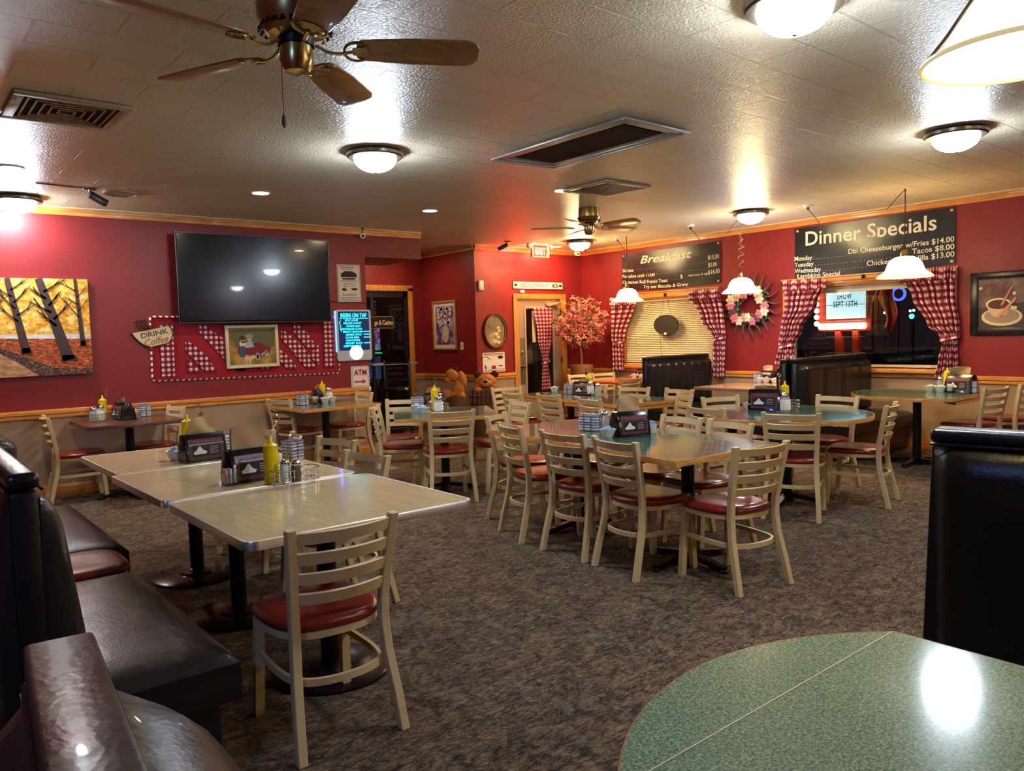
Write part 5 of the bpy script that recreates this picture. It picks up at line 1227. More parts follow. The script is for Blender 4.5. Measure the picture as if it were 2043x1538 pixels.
# closed blinds
bl = thing('window_blind', 'closed cream slatted blind in the left window', 'blind', (XB+.03, (W1[0]+W1[1])/2, W1[3]), -pi/2)
BLM = mat('blind_cream', (214, 196, 158), .5)
MB().box((0, 0, -.025), (1.72, .05, .045), .004).build('head_rail', BLM, bl)
mb = MB(); nsl = 34
for i in range(nsl): mb.box((0, 0, -.06-i*(.96/nsl)), (1.70, .033, .0016), rot=Matrix.Rotation(radians(52), 4, 'X'))
o = mb.build('slats', BLM, bl)
MB().box((0, 0, -1.035), (1.70, .03, .018), .003).build('bottom_rail', BLM, bl)
mb = MB(); [mb.cyl((x, -.016, -.03), (x, -.016, -1.03), .0015, 5) for x in (-.6, 0, .6)]; mb.build('ladder_cord', PAPER, bl)
# oval sign hanging before the blind (its dark back faces the room)
au, az = wuz('B', 1326, 648, .12)
hs = wroot('hanging_sign', 'black oval sign board hanging by a chain in front of the blind', 'sign', 'B', au, az, off=.10)
MB().plate(circ(0, 0, .235, .155, 48), 0, .025).build('oval_board', mat('board_back', (34, 26, 22), .6), hs)
mb = MB(); [mb.tube([(s_*.10, .01, .13), (s_*.04, .02, .40)], .003, 5) for s_ in (-1, 1)]; mb.tube([(-.13, .01, -.10), (-.12, .03, -.35), (-.10, .05, -.55)], .003, 5); mb.build('chain', mat('cord_brown'), hs)
MB().box((0, -.006, -.135), (.045, .006, .03)).build('tag', PAPER, hs)

# ================================================================== PLANT AND BEARS
pb = at(1172, 722, y=YC-.55)
pt = thing('potted_tree', 'artificial pink-blossomed tree in a wicker basket by the door', 'plant', (8.95, 9.10, 0))
m = mat('wicker', (150, 104, 60), .7); wv = tex(m, 'ShaderNodeTexWave', Scale=22, Distortion=1.5); wv.bands_direction = 'Z'
lk(m, ramp(m, wv.outputs['Fac'], [(.2, (104, 66, 36)), (.7, (176, 128, 78))]), bsdf(m).inputs['Base Color'])
st = thing('plant_stand', 'low dark stand carrying the wicker basket', 'stand', (8.95, 9.10, 0))
mb = MB(); mb.lathe([(.17, .70), (.17, .73)], seg=28); mb.build('stand_top', WALNUT, st); mb = MB(); mb.cyl((0, 0, .02), (0, 0, .71), .03, 12); mb.lathe([(.16, 0), (.16, .02), (.04, .04)], seg=20); mb.build('stand_leg', WALNUT, st)
MB().lathe([(.13, .735), (.165, .80), (.19, .93), (.195, .97), (.18, .975), (.16, .93), (0, .92)], seg=32).build('basket', m, pt)
TR_ = mat('trunk_bark', (132, 98, 68), .8, bump=.5, bscale=30)
rnd = random.Random(21); tips = []
mb = MB(); mb.tube([(0, 0, .9), (.012, 0, 1.1), (-.01, .01, 1.3), (.01, 0, 1.5)], .02, 8, radii=[.022, .019, .016, .013])
for i in range(16):
    a = 2*pi*i/16*2.4; zz = 1.22+.02*i; L_ = rnd.uniform(.22, .44); up_ = rnd.uniform(.15, 1.1)
    p1 = (0, 0, zz); p2 = (L_*.5*cos(a), L_*.5*sin(a), zz+L_*.3*up_); p3 = (L_*cos(a), L_*sin(a), zz+L_*.75*up_)
    mb.tube([p1, p2, p3], .006, 6, radii=[.010, .006, .003]); tips += [p2, p3, tuple((a_+b_)/2 for a_, b_ in zip(p2, p3))]
mb.build('trunk', TR_, pt)
def petals(n, size, m_, name, spread, seed):
    r_ = random.Random(seed); mb = MB()
    for i in range(n):
        c = Vector(tips[r_.randrange(len(tips))])*1.0 if r_.random() < .35 else Vector((0, 0, 1.66))+Vector([r_.gauss(0, 1) for _ in range(3)]).normalized()*r_.uniform(.12, .45)
        if c.z < 1.24+abs(c.x)*.2 and r_.random() < .55: continue
        c += Vector([r_.gauss(0, spread) for _ in range(3)])
        M_ = Matrix.Translation(c) @ Matrix.Rotation(r_.uniform(0, 6.3), 4, 'Z') @ Matrix.Rotation(r_.uniform(-1.2, 1.2), 4, 'X') @ Matrix.Rotation(r_.uniform(-1.2, 1.2), 4, 'Y')
        for k in range(3 if name == 'blossoms' else 1):
            R_ = M_ @ Matrix.Rotation(2.1*k, 4, 'Z'); P_ = [R_ @ Vector(v) for v in ((0, 0, 0), (size*.55, size*.35, size*.15), (size, 0, size*.1), (size*.55, -size*.35, size*.15))]
            mb.face([mb.bm.verts.new(v) for v in P_])
    o = mb.build(name, m_, pt, 80); o['kind'] = 'stuff'
petals(760, .052, mat('blossom_pink', (214, 122, 116), .6, var=.4, vscale=9), 'blossoms', .02, 4)
petals(560, .058, mat('bush_leaf', (96, 108, 56), .6, var=.3, vscale=10), 'leaves', .02, 9)

def bear(label, loc, rz, kind):
    t = thing('bear_carving', label, 'carving', loc, rz, 'wooden bear carvings')
    GOLD = mat('carved_gold', (176, 104, 36), .6, bump=.9, bscale=22, var=.5, vscale=18); DK = mat('carved_dark', (44, 28, 20), .7, bump=.4, bscale=30); LOG = mat('carved_log', (92, 54, 32), .7, bump=.7, bscale=26, var=.4, vscale=16)
    if kind == 'head':
        MB().lathe([(.20, 0), (.215, .2), (.205, .5), (.21, .70), (.19, .72), (0, .72)], seg=18, sx=1.25).build('log', LOG, t)
        mb = MB(); [mb.box((-.22+i*.063, -.205+.02*abs(i-3.5)*.4, .60), (.045, .05, .22), .008) for i in range(8)]; mb.box((0, -.22, .62), (.5, .03, .02)); mb.build('bark_slat', LOG, t)
        mb = MB(); mb.ellip((0, .0, .80), (.155, .13, .13), 20, nz=14); mb.ellip((0, -.09, .78), (.10, .09, .075), 18, nz=12); mb.ellip((-.09, -.02, .74), (.07, .08, .06), 14); mb.ellip((.09, -.02, .74), (.07, .08, .06), 14); mb.build('head', GOLD, t, 60)
        for s_ in (-1, 1): mb = MB(); mb.ellip((s_*.125, .02, .915), (.062, .035, .052), 16); mb.build('ear', DK, t); MB().ellip((s_*.055, -.11, .845), (.013, .01, .013), 8).build('eye', BLACKP, t)
        MB().ellip((0, -.165, .82), (.034, .024, .024), 12).build('nose', BLACKP, t)
        MB().tube([(-.06, -.15, .745), (0, -.178, .735), (.06, -.15, .745)], .006, 6).build('mouth', DK, t)
        for s_ in (-1, 1): MB().ellip((s_*.11, -.19, .70), (.06, .035, .045), 14).build('paw', LOG if s_ > 0 else GOLD, t)
    else:
        MB().lathe([(.15, 0), (.16, .2), (.145, .52), (.15, .62), (0, .63)], seg=16).build('log', LOG, t)
        mb = MB(); mb.ellip((.03, 0, .72), (.095, .085, .16), 18, M=Matrix.Rotation(.2, 4, 'Y'), nz=12); mb.ellip((.09, .0, .86), (.07, .07, .13), 16, M=Matrix.Rotation(-.2, 4, 'Y')); mb.ellip((-.05, -.03, .66), (.09, .06, .045), 14); mb.ellip((.08, -.04, .60), (.06, .06, .10), 14); mb.build('body', GOLD, t, 60)
        mb = MB(); mb.ellip((-.05, -.02, .93), (.10, .065, .085), 18, M=Matrix.Rotation(.7, 4, 'Y')); mb.ellip((-.115, -.03, .86), (.05, .042, .05), 14); mb.build('head', GOLD, t, 60)
        mb = MB(); mb.ellip((.0, .0, 1.015), (.035, .03, .04), 12); mb.build('ear', DK, t); MB().ellip((-.07, .03, 1.0), (.03, .025, .035), 12).build('ear', DK, t)
        MB().ellip((-.15, -.04, .845), (.018, .018, .016), 10).build('nose', BLACKP, t)
        mb = MB(); mb.box((-.14, -.06, .66), (.13, .05, .13), .015); mb.build('welcome_block', GOLD, t)
    return t
p = at(955, 800, y=YC-.42); q = 0
bear('carved wooden bear head resting on a wide log by the door wall', (7.02, 9.16, 0), radians(-42), 'head')
bear('small carved bear climbing a stump, left of the bear head', (6.53, 9.25, 0), radians(-38), 'small')
# black ladder-back stool behind the ledge
ch_ = thing('ladder_back_stool', 'black ladder-back bar stool standing at the ledge in the doorway', 'stool', (6.02, YE-1.12, 0), radians(150))
mb = MB()
for s_ in (-1, 1):
    mb.bar([(s_*.19, -.20, 0), (s_*.185, -.18, .72), (s_*.19, -.24, 1.16)], .025, .03, up=(0, 1, 0))
    mb.bar([(s_*.18, .18, 0), (s_*.17, .16, .70)], .025, .025, up=(0, 1, 0))
mb.build('frame', BLACKM, ch_)
for zz in (1.12, 1.035, .95, .865): mb = MB(); mb.bar([(-.19+.38*k/8, -.225-.03*(1-(k/4-1)**2), zz) for k in range(9)], .012, .035); mb.build('slat', mat('gloss_black', (10, 10, 12), .12, coat=.5), ch_)
MB().lathe([(.19, .70), (.205, .73), (.19, .76), (0, .765)], seg=28).build('seat', BLACKP, ch_)

# ================================================================== PENDANTS
def pendant(label, xy, zrim, R, es, col, bulb=90, tangle=False, sw=0):
    t = thing('pendant_lamp', label, 'pendant lamp', (xy[0], xy[1], ZC))
    zr = zrim-ZC; s = R/.23
    prof = [(.035, .182), (.07, .178), (.110, .158), (.138, .122), (.153, .085), (.157, .066), (.168, .050), (.203, .026), (.228, .008), (.232, 0), (.224, .0)]
    gm_ = mat('shade_'+col[0], (250, 240, 214), .35, emit=col[1], es=es)
    MB().lathe([(r*s, z_*s+zr) for r, z_ in prof]+[(r*s*.96, z_*s*.96+zr) for r, z_ in reversed(prof[:-1])], seg=56, cap=False).build('glass_shade', gm_, t, 60)
    MB().lathe([(.234*s, zr+.006), (.238*s, zr-.002), (.228*s, zr-.006), (.222*s, zr-.001)], seg=56, cap=False).build('shade_lip', mat('lip_cream_'+col[0], (236, 200, 130), .4, emit=col[1], es=min(es*.25, .3)), t)
    MB().lathe([(.0, .245*s+zr), (.022*s, .24*s+zr), (.038*s, .215*s+zr), (.045*s, .175*s+zr), (.0, .172*s+zr)], seg=20, cap=False).build('cap', BRASS, t)
    MB().ellip((0, 0, zr+.07*s), (.035, .035, .045), 14).build('bulb', mat('bulb_'+col[0], (255, 240, 210), .4, emit=col[1], es=bulb), t)
    mb = MB(); n_ = max(3, int((ZC-zrim-.245*s)/.03)); z0_ = zr+.245*s
    for i in range(n_):
        zz = z0_+(0-z0_)*(i+.5)/n_; M_ = Matrix.Translation((0, 0, zz)) @ Matrix.Rotation(pi/2*(i % 2), 4, 'Z')
        mb.tube([M_ @ Vector((.008*cos(a), 0, .019*sin(a))) for a in [2*pi*k/10 for k in range(10)]], .0025, 5, closed=True)
    mb.build('chain', mat('chain_bronze', (70, 54, 38), .4, .6), t)
    mb = MB(); mb.tube([(0, 0, z0_), (.012, .008, z0_*.6), (-.01, -.01, z0_*.3), (0, 0, 0)], .0035, 6); mb.build('cord', mat('cord_brown'), t)
    if tangle:
        mb = MB(); r_ = random.Random(8)
        for i in range(7): zz = z0_*(.35+.6*i/7); mb.tube([(.05*cos(i*2.1+k)*r_.uniform(.3, 1), .05*sin(i*2.1+k)*r_.uniform(.3, 1), zz+.015*k-.03) for k in range(5)], .004, 5)
        mb.build('dried_vine', mat('vine_brown', (92, 60, 44), .7), t)
    if sw:
        mb = MB(); mb.tube([(0, 0, -.01), (-.02, .05, -.06), (-.04, .11, -.13), (-.05, .17, -.20)], .004, 6); mb.build('swag_cord', mat('cord_brown'), t)
    return t
PW = ('warm', (255, 216, 150)); PC = ('cool', (222, 230, 255))
pendant('warm white pendant lamp over the orange table, left of the three far ones', (8.70, 7.84), 1.945, .235, L_PEND*.8, PW, tangle=False)
pendant('bluish white pendant lamp over the tan booth table, in front of the wreath', (8.52, 5.76), 1.945, .235, L_PEND*1.2, PC, tangle=True, sw=1)
pendant('warm pendant lamp over the window table, in front of the dinner banner', (8.42, 3.70), 1.985, .27, L_PEND*.8, PW, sw=1)
PN = at(2036, 112, z=2.2)
pn = pendant('near pendant lamp at the upper right corner with cream glass rim', (PN.x, PN.y), 2.2, .235, .9, ('near', (255, 232, 180)), bulb=60)
mb = MB()
for a in (2.4, 4.5, .3): mb.tube([(0.02*cos(a), .02*sin(a), 2.2-ZC+.235), (.10*cos(a), .10*sin(a), 2.2-ZC+.19), (.19*cos(a), .19*sin(a), 2.2-ZC+.06), (.238*cos(a), .238*sin(a), 2.2-ZC)], .005, 6)
mb.build('shade_arm', BRONZE, pn)
# ================================================================== TABLE-TOP THINGS
SETS = {
 'near': 'near beige table', 'far': 'far beige table', 'walnut': 'small walnut table', 'wallgreen': 'green table under the quilt', 'turned': 'turned green square table',
 'long': 'long green table', 'rear': 'rear green table', 'round': 'round green table', 'window': 'rounded window table', 'tan': 'tan booth table', 'orange': 'orange table'}
_pro = {}
def place(kind, maker, label, cat, p, rz, group):
    if kind not in _pro:
        t = thing(kind.split(':')[0], label, cat, p, rz, group); maker(t); t.scale = (1.2,)*3; _pro[kind] = t; return t
    return copy_tree(_pro[kind], label=label, loc=Vector(p), rz=rz, group=group)
def mk_mustard(t):
    MB().lathe([(.0, 0), (.029, 0), (.031, .006), (.031, .05), (.030, .10), (.031, .148), (.029, .156)], seg=24, cap=False).build('body', YEL, t)
    MB().lathe([(.031, .154), (.031, .166), (.024, .170), (.013, .176), (.009, .182), (.0045, .205), (.003, .207), (0, .207)], seg=24, cap=False).build('nozzle_cap', YEL, t)
SALTG = mat('shaker_glass', (220, 226, 228), .08, trans=.6, ior=1.3)
def mk_salt(t, fill):
    MB().lathe([(0, 0), (.020, 0), (.021, .004), (.021, .065), (.018, .072)], seg=12, cap=False).build('glass_jar', fill, t)
    MB().lathe([(.0195, .070), (.0205, .074), (.020, .084), (.013, .093), (0, .095)], seg=16, cap=False).build('chrome_top', CHROME, t)
SALTF = mat('salt_fill', (226, 222, 212), .3); PEPF = mat('pepper_fill', (92, 80, 72), .3)
def mk_big(t):
    MB().lathe([(0, 0), (.034, 0), (.036, .005), (.036, .02)], seg=8, cap=False).build('glass_base', SALTG, t)
    MB().lathe([(.0365, .018), (.0365, .088), (.035, .092)], seg=24, cap=False).build('paper_label', PAPER, t)
    MB().lathe([(.035, .09), (.030, .108), (.028, .112)], seg=24, cap=False).build('glass_neck', SALTG, t)
    MB().lathe([(.030, .11), (.031, .122), (.024, .136), (.010, .142), (0, .143)], seg=24, cap=False).build('chrome_top', CHROME, t)
def mk_pour(t):
    MB().lathe([(0, 0), (.030, 0), (.032, .006), (.030, .055), (.024, .085), (.022, .095)], seg=20, cap=False).build('glass_jar', SALTG, t)
    MB().lathe([(.024, .093), (.025, .105), (.018, .118), (.008, .124), (0, .126)], seg=20, cap=False).build('chrome_top', CHROME, t)
WIRE = CHROME
def mk_caddy(t):
    w_, d_ = .105, .05
    def rail(mb, z_, r=.0022):
        pts = [(x, y, z_) for x, y in rrect(2*w_, 2*d_, .04, 5)]
        mb.tube(pts, r, 6, closed=True)
    mb = MB(); rail(mb, .012, .003); rail(mb, .062, .003); rail(mb, .035, .002)
    for i, (x, y) in enumerate(rrect(2*w_, 2*d_, .04, 1)): mb.cyl((x, y, .0), (x, y, .064), .0018, 6)
    for x in (-.07, -.035, 0, .035, .07): mb.tube([(x, -d_, .062), (x, -d_, .012), (x, d_, .012), (x, d_, .062)], .0016, 6)
    mb.build('wire_basket', WIRE, t)
    MB().tube([(0, d_, .06), (0, d_, .12), (-.012, d_, .13), (0, d_, .142), (.012, d_, .13), (0, d_, .12)], .002, 6).build('wire_handle', WIRE, t)
def mk_clip(t):
    MB().lathe([(.035, 0), (.035, .006), (.008, .012), (.006, .02)], seg=20).build('base', CHROME, t)
    MB().cyl((0, 0, .01), (0, 0, .19), .003, 8).build('stem', CHROME, t)
    MB().prism([(-.018, .0), (0, -.022), (.018, 0), (0, .022)], -.003, .003, Matrix.Translation((0, 0, .20)) @ WM).build('diamond_clip', CHROME, t)
    MB().tube([(.016*cos(a), 0, .243+.016*sin(a)) for a in [2*pi*i/16 for i in range(16)]], .003, 6, closed=True).build('ring_top', CHROME, t)
DISPM = mat('dispenser_plastic', (16, 16, 18), .2, coat=.3)
def mk_disp(t):
    w_, h_, d_ = .205, .135, .125
    prof = [(-d_/2, 0), (-d_/2+.004, .02), (-d_/2+.012, .085), (-d_/2+.030, .118), (-.018, h_), (.018, h_), (d_/2-.030, .118), (d_/2-.012, .085), (d_/2-.004, .02), (d_/2, 0)]
    mb = MB(); mb.prism([(y, z_) for y, z_ in prof], -w_/2, w_/2, Matrix(((0, 0, 1, 0), (1, 0, 0, 0), (0, 1, 0, 0), (0, 0, 0, 1))), bev=.006); mb.build('housing', DISPM, t)
    for sd in (1, -1):
        R_ = Matrix.Rotation(0 if sd > 0 else pi, 4, 'Z')
        def f(u, v, o=.001):
            zz = .014+v*.098; y = -d_/2+.004+(.008*(zz-.02)/.065 if zz < .085 else .008+.018*((zz-.085)/.033))-o
            return R_ @ Vector(((u-.5)*w_*.84, y, zz))
        MB().grid(f, 6, 14).build('advert_card', mat('maroon_card', (92, 52, 58), .3), t, 80)
        def flat(me, o=.0035):
            for v_ in me.vertices:
                zz = .063+v_.co.y; y = -d_/2+.004+(.008*(zz-.02)/.065 if zz < .085 else .008+.018*((zz-.085)/.033))-o; v_.co = R_ @ Vector((v_.co.x, y, zz))
            return me
        mb = MB(); 
        def pl_(pts, o):
            vs_ = []
            for x, z_ in pts:
                zz = .063+z_; y = -d_/2+.004+(.008*(zz-.02)/.065 if zz < .085 else .008+.018*((zz-.085)/.033))-o; vs_.append(mb.bm.verts.new(R_ @ Vector((x, y, zz))))
            mb.face(vs_)
        pl_([(-.07, -.035), (.07, -.035), (.07, .0), (.07, .02), (-.07, .02), (-.07, 0)], .002); mb.build('dark_panel', mat('card_dark', (34, 26, 34), .3), t)
        mb = MB(); pl_([(-.062, -.024), (-.006, -.024), (.002, -.014), (-.018, -.004), (-.030, .014), (-.036, .014), (-.050, -.004), (-.066, -.014)], .003); mb.build('mountain_logo', PAPER, t)
        mb = MB(); mb.mesh(flat(text_me('WELCOME TO LA', w=.13, h=.010, bold=.02)), Matrix.Translation((0, 0, 0))); 
        for v_ in mb.bm.verts: v_.co += R_ @ Vector((0, .004, .036))
        mb.build('heading', mat('faded_red', (176, 80, 76), .4), t)
        mb = MB(); [pl_([(.016, z_), (.058, z_), (.058, z_+.004), (.016, z_+.004)], .003) for z_ in (-.024, -.014, -.004, .006)]; mb.build('card_text', mat('card_text_grey', (150, 150, 150), .5), t)
def napkins(t, hh, seed):
    r_ = random.Random(seed)
    def f(u, v): return Vector(((u-.5)*.15*(1-.12*v), .004*sin(u*7+v*4)+.018*v*sin(u*3.1+seed), .13+v*hh*(.72+.28*sin(pi*(.15+.7*u)))))
    def g_(u, v): return Vector(((u-.5)*.15*(1-.12*v), .010+.004*sin(u*5+v*4)+.03*v*sin(u*2.6+seed), .13+v*hh*.9*(.72+.28*sin(pi*(.15+.7*u)))))
    mb = MB(); mb.grid(f, 12, 8); mb.grid(g_, 12, 8); mb.build('napkins', KRAFT, t, 80)
def mk_jam(t):
    for sx_ in (-1, 1):
        for sy_ in (-1, 1):
            mb = MB()
            for k in range(6): mb.box((sx_*.021, sy_*.021, .012+k*.0165), (.036, .036, .012), .002)
            mb.build('packet_stack', mat('packet_white', (204, 204, 214), .3), t)
            mb = MB()
            for k in range(6): mb.box((sx_*.021, sy_*.021, .0195+k*.0165), (.034, .034, .004))
            mb.build('packet_lids', mat('packet_blue', (84, 92, 132), .35), t)
    mb = MB()
    for z_ in (.004, .05, .100): mb.tube([(x, y, z_) for x, y in rrect(.088, .088, .01, 2)], .0014, 5, closed=True)
    for x, y in ((-.044, 0), (.044, 0), (0, -.044), (0, .044)): mb.cyl((x, y, 0), (x, y, .10), .0014, 5)
    mb.tube([(-.044, 0, .10), (-.03, 0, .125), (0, 0, .135), (.03, 0, .125), (.044, 0, .10)], .0018, 6); mb.build('wire_rack', CHROME, t)
def mk_bowl(fill_m, n, seed):
    def mk(t):
        MB().lathe([(0, .004), (.026, 0), (.028, .004), (.040, .030), (.048, .046), (.050, .050), (.046, .048), (.036, .028), (.0, .012)], seg=28, cap=False).build('bowl', CERAM, t)
        r_ = random.Random(seed); mb = MB()
        for i in range(n):
            a = r_.uniform(0, 6.3); rr = r_.uniform(0, .026); mb.lathe([(.011, 0), (.015, .014), (.016, .016), (0, .017)], seg=10, M=Matrix.Translation((rr*cos(a), rr*sin(a), .034+r_.uniform(0, .02)*(1-rr/.03))) @ Matrix.Rotation(r_.uniform(-.8, .8), 4, 'X') @ Matrix.Rotation(r_.uniform(-.8, .8), 4, 'Y'))
        o = mb.build('creamer_cups', fill_m, t); o['kind'] = 'stuff'
    return mk
CR_B = mat('creamer_blue', (158, 186, 214), .4); CR_W = mat('creamer_white', (226, 218, 214), .4); CR_P = mat('creamer_pink', (214, 158, 150), .4)
def mk_pack(cols, glass=True):
    def mk(t):
        mb = MB(); mb.lathe([(.0, .003), (.034, .0), (.036, .004), (.042, .055), (.0405, .055), (.035, .008), (0, .007)], seg=4 if glass else 20, cap=False, M=Matrix.Rotation(pi/4, 4, 'Z')); mb.build('holder', GLASS if glass else WHITEP, t)
        for i, c in enumerate(cols):
            MB().box((-.018+.036*i/(len(cols)-1), .0, .042), (.003+.006, .042, .062), .001, rot=Matrix.Rotation(.06*(i-1), 4, 'Y')).build('packets', mat('packet_%d_%d_%d' % c, c, .5), t)
    return mk
ALLOW = {'mustard_bottle': ('mustard bottle', 'yellow mustard bottles'), 'salt_shaker': ('shaker', 'salt and pepper shakers'), 'cheese_shaker': ('shaker', 'labelled glass shakers'), 'sugar_pourer': ('shaker', 'glass pourers'),
         'wire_caddy': ('caddy', 'wire condiment caddies'), 'menu_clip': ('menu holder', 'chrome menu clips'), 'napkin_dispenser': ('napkin dispenser', 'black napkin dispensers'), 'jam_rack': ('jam rack', 'wire racks of jam packets'),
         'creamer_bowl': ('bowl', 'white bowls of creamers'), 'sugar_packet_holder': ('packet holder', 'holders of sweetener packets'), 'kraft_napkins': ('napkins', 'napkin')}
MK = {'mustard': ('mustard_bottle', 'mustard_bottle', mk_mustard), 'salt': ('salt_shaker', 'salt_shaker:s', lambda t: mk_salt(t, SALTF)), 'pepper': ('salt_shaker', 'salt_shaker:p', lambda t: mk_salt(t, PEPF)), 'big': ('cheese_shaker', 'cheese_shaker', mk_big),
      'pour': ('sugar_pourer', 'sugar_pourer', mk_pour), 'caddy': ('wire_caddy', 'wire_caddy', mk_caddy), 'clip': ('menu_clip', 'menu_clip', mk_clip), 'jam': ('jam_rack', 'jam_rack', mk_jam),
      'bowlb': ('creamer_bowl', 'creamer_bowl:b', mk_bowl(CR_B, 16, 1)), 'bowlw': ('creamer_bowl', 'creamer_bowl:w', mk_bowl(CR_W, 16, 2)), 'bowlp': ('creamer_bowl', 'creamer_bowl:p', mk_bowl(CR_P, 16, 3)),
      'pack': ('sugar_packet_holder', 'sugar_packet_holder:c', mk_pack(((214, 214, 200), (226, 206, 70), (226, 140, 150), (120, 150, 206)))), 'packw': ('sugar_packet_holder', 'sugar_packet_holder:w', mk_pack(((226, 150, 140), (190, 190, 186), (206, 204, 196)))), 'packb': ('sugar_packet_holder', 'sugar_packet_holder:b', mk_pack(((150, 190, 216), (160, 196, 220), (140, 180, 210)), False))}
LINE = [None]
def spot(px, py):
    if LINE[0] is None: p = at(px, py, z=TZ)
    else: p = at(px, py, **{LINE[0][0]: LINE[0][1]+(LINE[0][2]-py)*LINE[0][3]})
    p.z = TZ+.001; return p
def item(k, px, py, label, rz=0, dz=0):
    name, key, mk = MK[k]; cat, grp = ALLOW[name]; p = spot(px, py); p.z = TZ+.001+dz
    return place(key, mk, label, cat, p, rz, grp)
def disp(px, py, label, rz, hh=0, seed=1, s=1):
    p = spot(px, py); t = thing('napkin_dispenser', label, 'napkin dispenser', (p.x, p.y, TZ+.001), rz, 'black napkin dispensers')
    mk_disp(t)
    if hh: napkins(t, hh, seed)
    t.scale = (s*1.14,)*3; return t
# near + middle beige tables
disp(500, 957, 'black napkin dispenser with tall brown napkins, beside the big mustard bottle', radians(6), .115, 2, 1.12)
disp(405, 918, 'black napkin dispenser on the far beige table with arched brown napkins', radians(4), .085, 5, 1.12)
item('caddy', 590, 963, 'wire caddy holding mustard and shakers on the beige table seam', radians(8))
item('mustard', 543, 966, 'largest yellow mustard bottle, in the wire caddy on the beige tables', dz=.004)
item('salt', 570, 967, 'white salt shaker next to the largest mustard bottle', dz=.018)
item('pepper', 592, 966, 'dark pepper shaker in the front wire caddy on the beige tables', dz=.015)
item('packw', 459, 968, 'clear glass cube of white and pink packets on the beige table')
item('jam', 585, 918, 'jam rack behind the largest mustard bottle', .3)
item('clip', 556, 935, 'chrome menu clip with diamond plate behind the largest mustard bottle')
item('mustard', 376, 897, 'yellow mustard bottle mostly hidden behind the far beige dispenser')
item('clip', 404, 893, 'chrome menu clip rising behind the far beige dispenser')
item('jam', 452, 903, 'jam rack right of the far beige dispenser', .3)
item('packb', 468, 901, 'blue packets beside the jam rack on the far beige table')
item('bowlb', 350, 918, 'low bowl of blue creamers left of the far beige dispenser')
# walnut table
LINE[0] = ('y', 8.52, 829, .022)
item('mustard', 206, 825, 'mustard bottle on the small walnut table'); item('clip', 213, 820, 'chrome menu clip on the small walnut table')
item('big', 200, 832, 'white-labelled shaker on the small walnut table'); item('pour', 186, 832, 'small glass pourer at the left of the walnut table items'); item('caddy', 206, 831, 'wire caddy on the small walnut table', .3)
disp(246, 831, 'black trapezoid napkin dispenser on the small walnut table', radians(100), .06, 7, 1.1)
item('pack', 272, 829, 'bowl of coloured sweetener packets on the walnut table'); item('jam', 288, 824, 'jam rack at the right of the walnut table items', .2)
# green wall table
LINE[0] = ('y', 8.42, 796, .02)
item('jam', 604, 798, 'jam rack on the green table under the quilt', .3); item('pack', 629, 798, 'coloured packets on the green table under the quilt')
item('bowlw', 648, 798, 'white creamer bowl on the green wall table, left of two'); item('bowlw', 662, 796, 'white creamer bowl on the green wall table, right of two')
disp(632, 787, 'black dispenser on the green table under the quilt', radians(75), .05, 3, 1.0)
item('mustard', 643, 783, 'mustard bottle on the green table under the quilt'); item('big', 656, 788, 'shaker beside the mustard on the green wall table')
# turned table
LINE[0] = None
item('jam', 833, 815, 'jam rack on the turned green square table', .2); item('bowlb', 845, 825, 'front bowl of blue creamers on the turned square table'); item('bowlb', 832, 821, 'rear bowl of blue creamers on the turned square table')
disp(866, 810, 'black dispenser with pale napkins on the turned square table', radians(-20), .06, 4, .95); item('clip', 870, 813, 'menu clip standing over the turned square table')
item('mustard', 868, 817, 'mustard bottle on the turned green square table'); item('big', 875, 824, 'white-labelled shaker in front of the mustard on the turned table'); item('caddy', 874, 821, 'wire caddy on the turned green square table', .2)
# long table
item('jam', 1172, 858, 'tall jam rack, left one on the long green table', .2); item('jam', 1186, 859, 'tall jam rack, right one on the long green table', .2)
item('bowlb', 1213, 873, 'white bowl heaped with blue creamers on the long green table'); disp(1256, 868, 'black napkin dispenser with logo card on the long green table', radians(-14), .085, 6, 1.12)
item('pour', 1206, 858, 'chrome-topped shaker left of the long table dispenser'); item('packb', 1297, 864, 'blue packet holder at the right of the long table dispenser')
item('clip', 1232, 855, 'menu clip behind the long table dispenser')
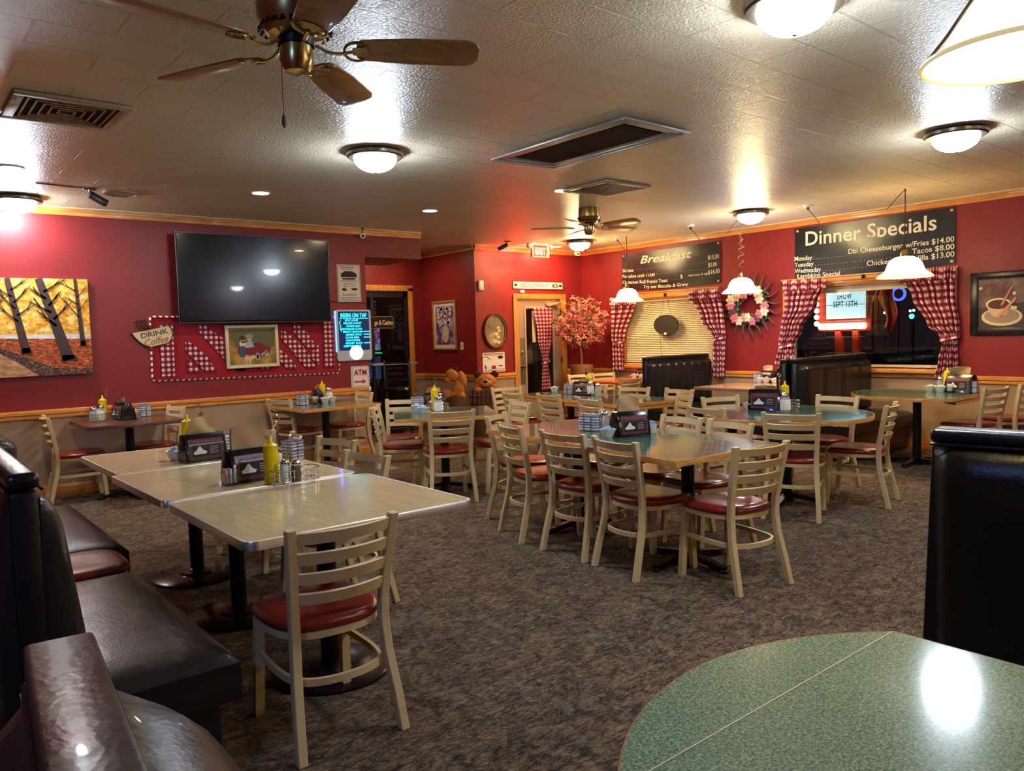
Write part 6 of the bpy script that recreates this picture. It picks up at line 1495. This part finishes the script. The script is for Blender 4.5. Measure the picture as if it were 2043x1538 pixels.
# rear table
LINE[0] = ('x', 6.5, 791, .03)
item('bowlw', 1106, 788, 'creamer bowl at the left of the rear green table'); item('jam', 1136, 792, 'jam rack on the rear green table', .2); disp(1166, 793, 'dark napkin dispenser on the rear green table', radians(-72), .03, 8, 1.05)
item('mustard', 1175, 789, 'mustard bottle on the rear green table'); item('big', 1178, 793, 'white-labelled shaker on the rear green table'); item('pour', 1193, 792, 'glass pourer on the rear green table'); item('clip', 1170, 786, 'menu clip on the rear green table')
# round table
LINE[0] = None
item('bowlw', 1496, 817, 'creamer bowl at the left on the round green table'); disp(1527, 817, 'black napkin dispenser on the round green table', radians(-66), .03, 9, 1.2)
item('mustard', 1566, 814, 'mustard bottle on the round green table'); item('big', 1567, 822, 'white-labelled shaker on the round green table'); item('caddy', 1577, 817, 'wire caddy on the round green table', .3); item('clip', 1555, 811, 'thin menu clip rising over the round green table')
# tan booth table
LINE[0] = ('x', 9.15, 762, .03)
item('jam', 1513, 761, 'jam rack on the tan booth table', .2); item('bowlw', 1516, 763, 'creamer bowl at the left of the tan booth table'); item('bowlp', 1529, 763, 'bowl of pink packets on the tan booth table'); item('bowlw', 1546, 763, 'creamer bowl right of the pink one on the tan booth table')
disp(1533, 757, 'black dispenser with folded napkin on the tan booth table', radians(75), .07, 10, 1.0); item('mustard', 1563, 757, 'mustard bottle on the tan booth table'); item('big', 1568, 761, 'white shaker on the tan booth table'); item('pour', 1556, 762, 'small shaker left of the white one on the tan booth table')
# window table
LINE[0] = ('x', 8.72, 771, .03)
item('bowlw', 1856, 770, 'creamer bowl on the window table, left of two'); item('bowlw', 1877, 771, 'creamer bowl on the window table, right of two'); item('pack', 1897, 771, 'yellow packet holder on the window table'); item('mustard', 1890, 763, 'mustard bottle on the window table'); item('pour', 1876, 763, 'shaker behind the bowls on the window table')
disp(1918, 769, 'black napkin dispenser on the window table', radians(80), .07, 12, 1.2); item('jam', 1940, 770, 'jam rack at the right of the window table items', .1)
# orange table
LINE[0] = ('x', 9.1, 754, .03)
item('bowlp', 1265, 754, 'pinkish creamer bowl on the orange table, left of two'); item('bowlw', 1281, 754, 'creamer bowl on the orange table, right of two'); disp(1281, 748, 'small dark dispenser on the orange table', radians(75), 0, 1, .95)
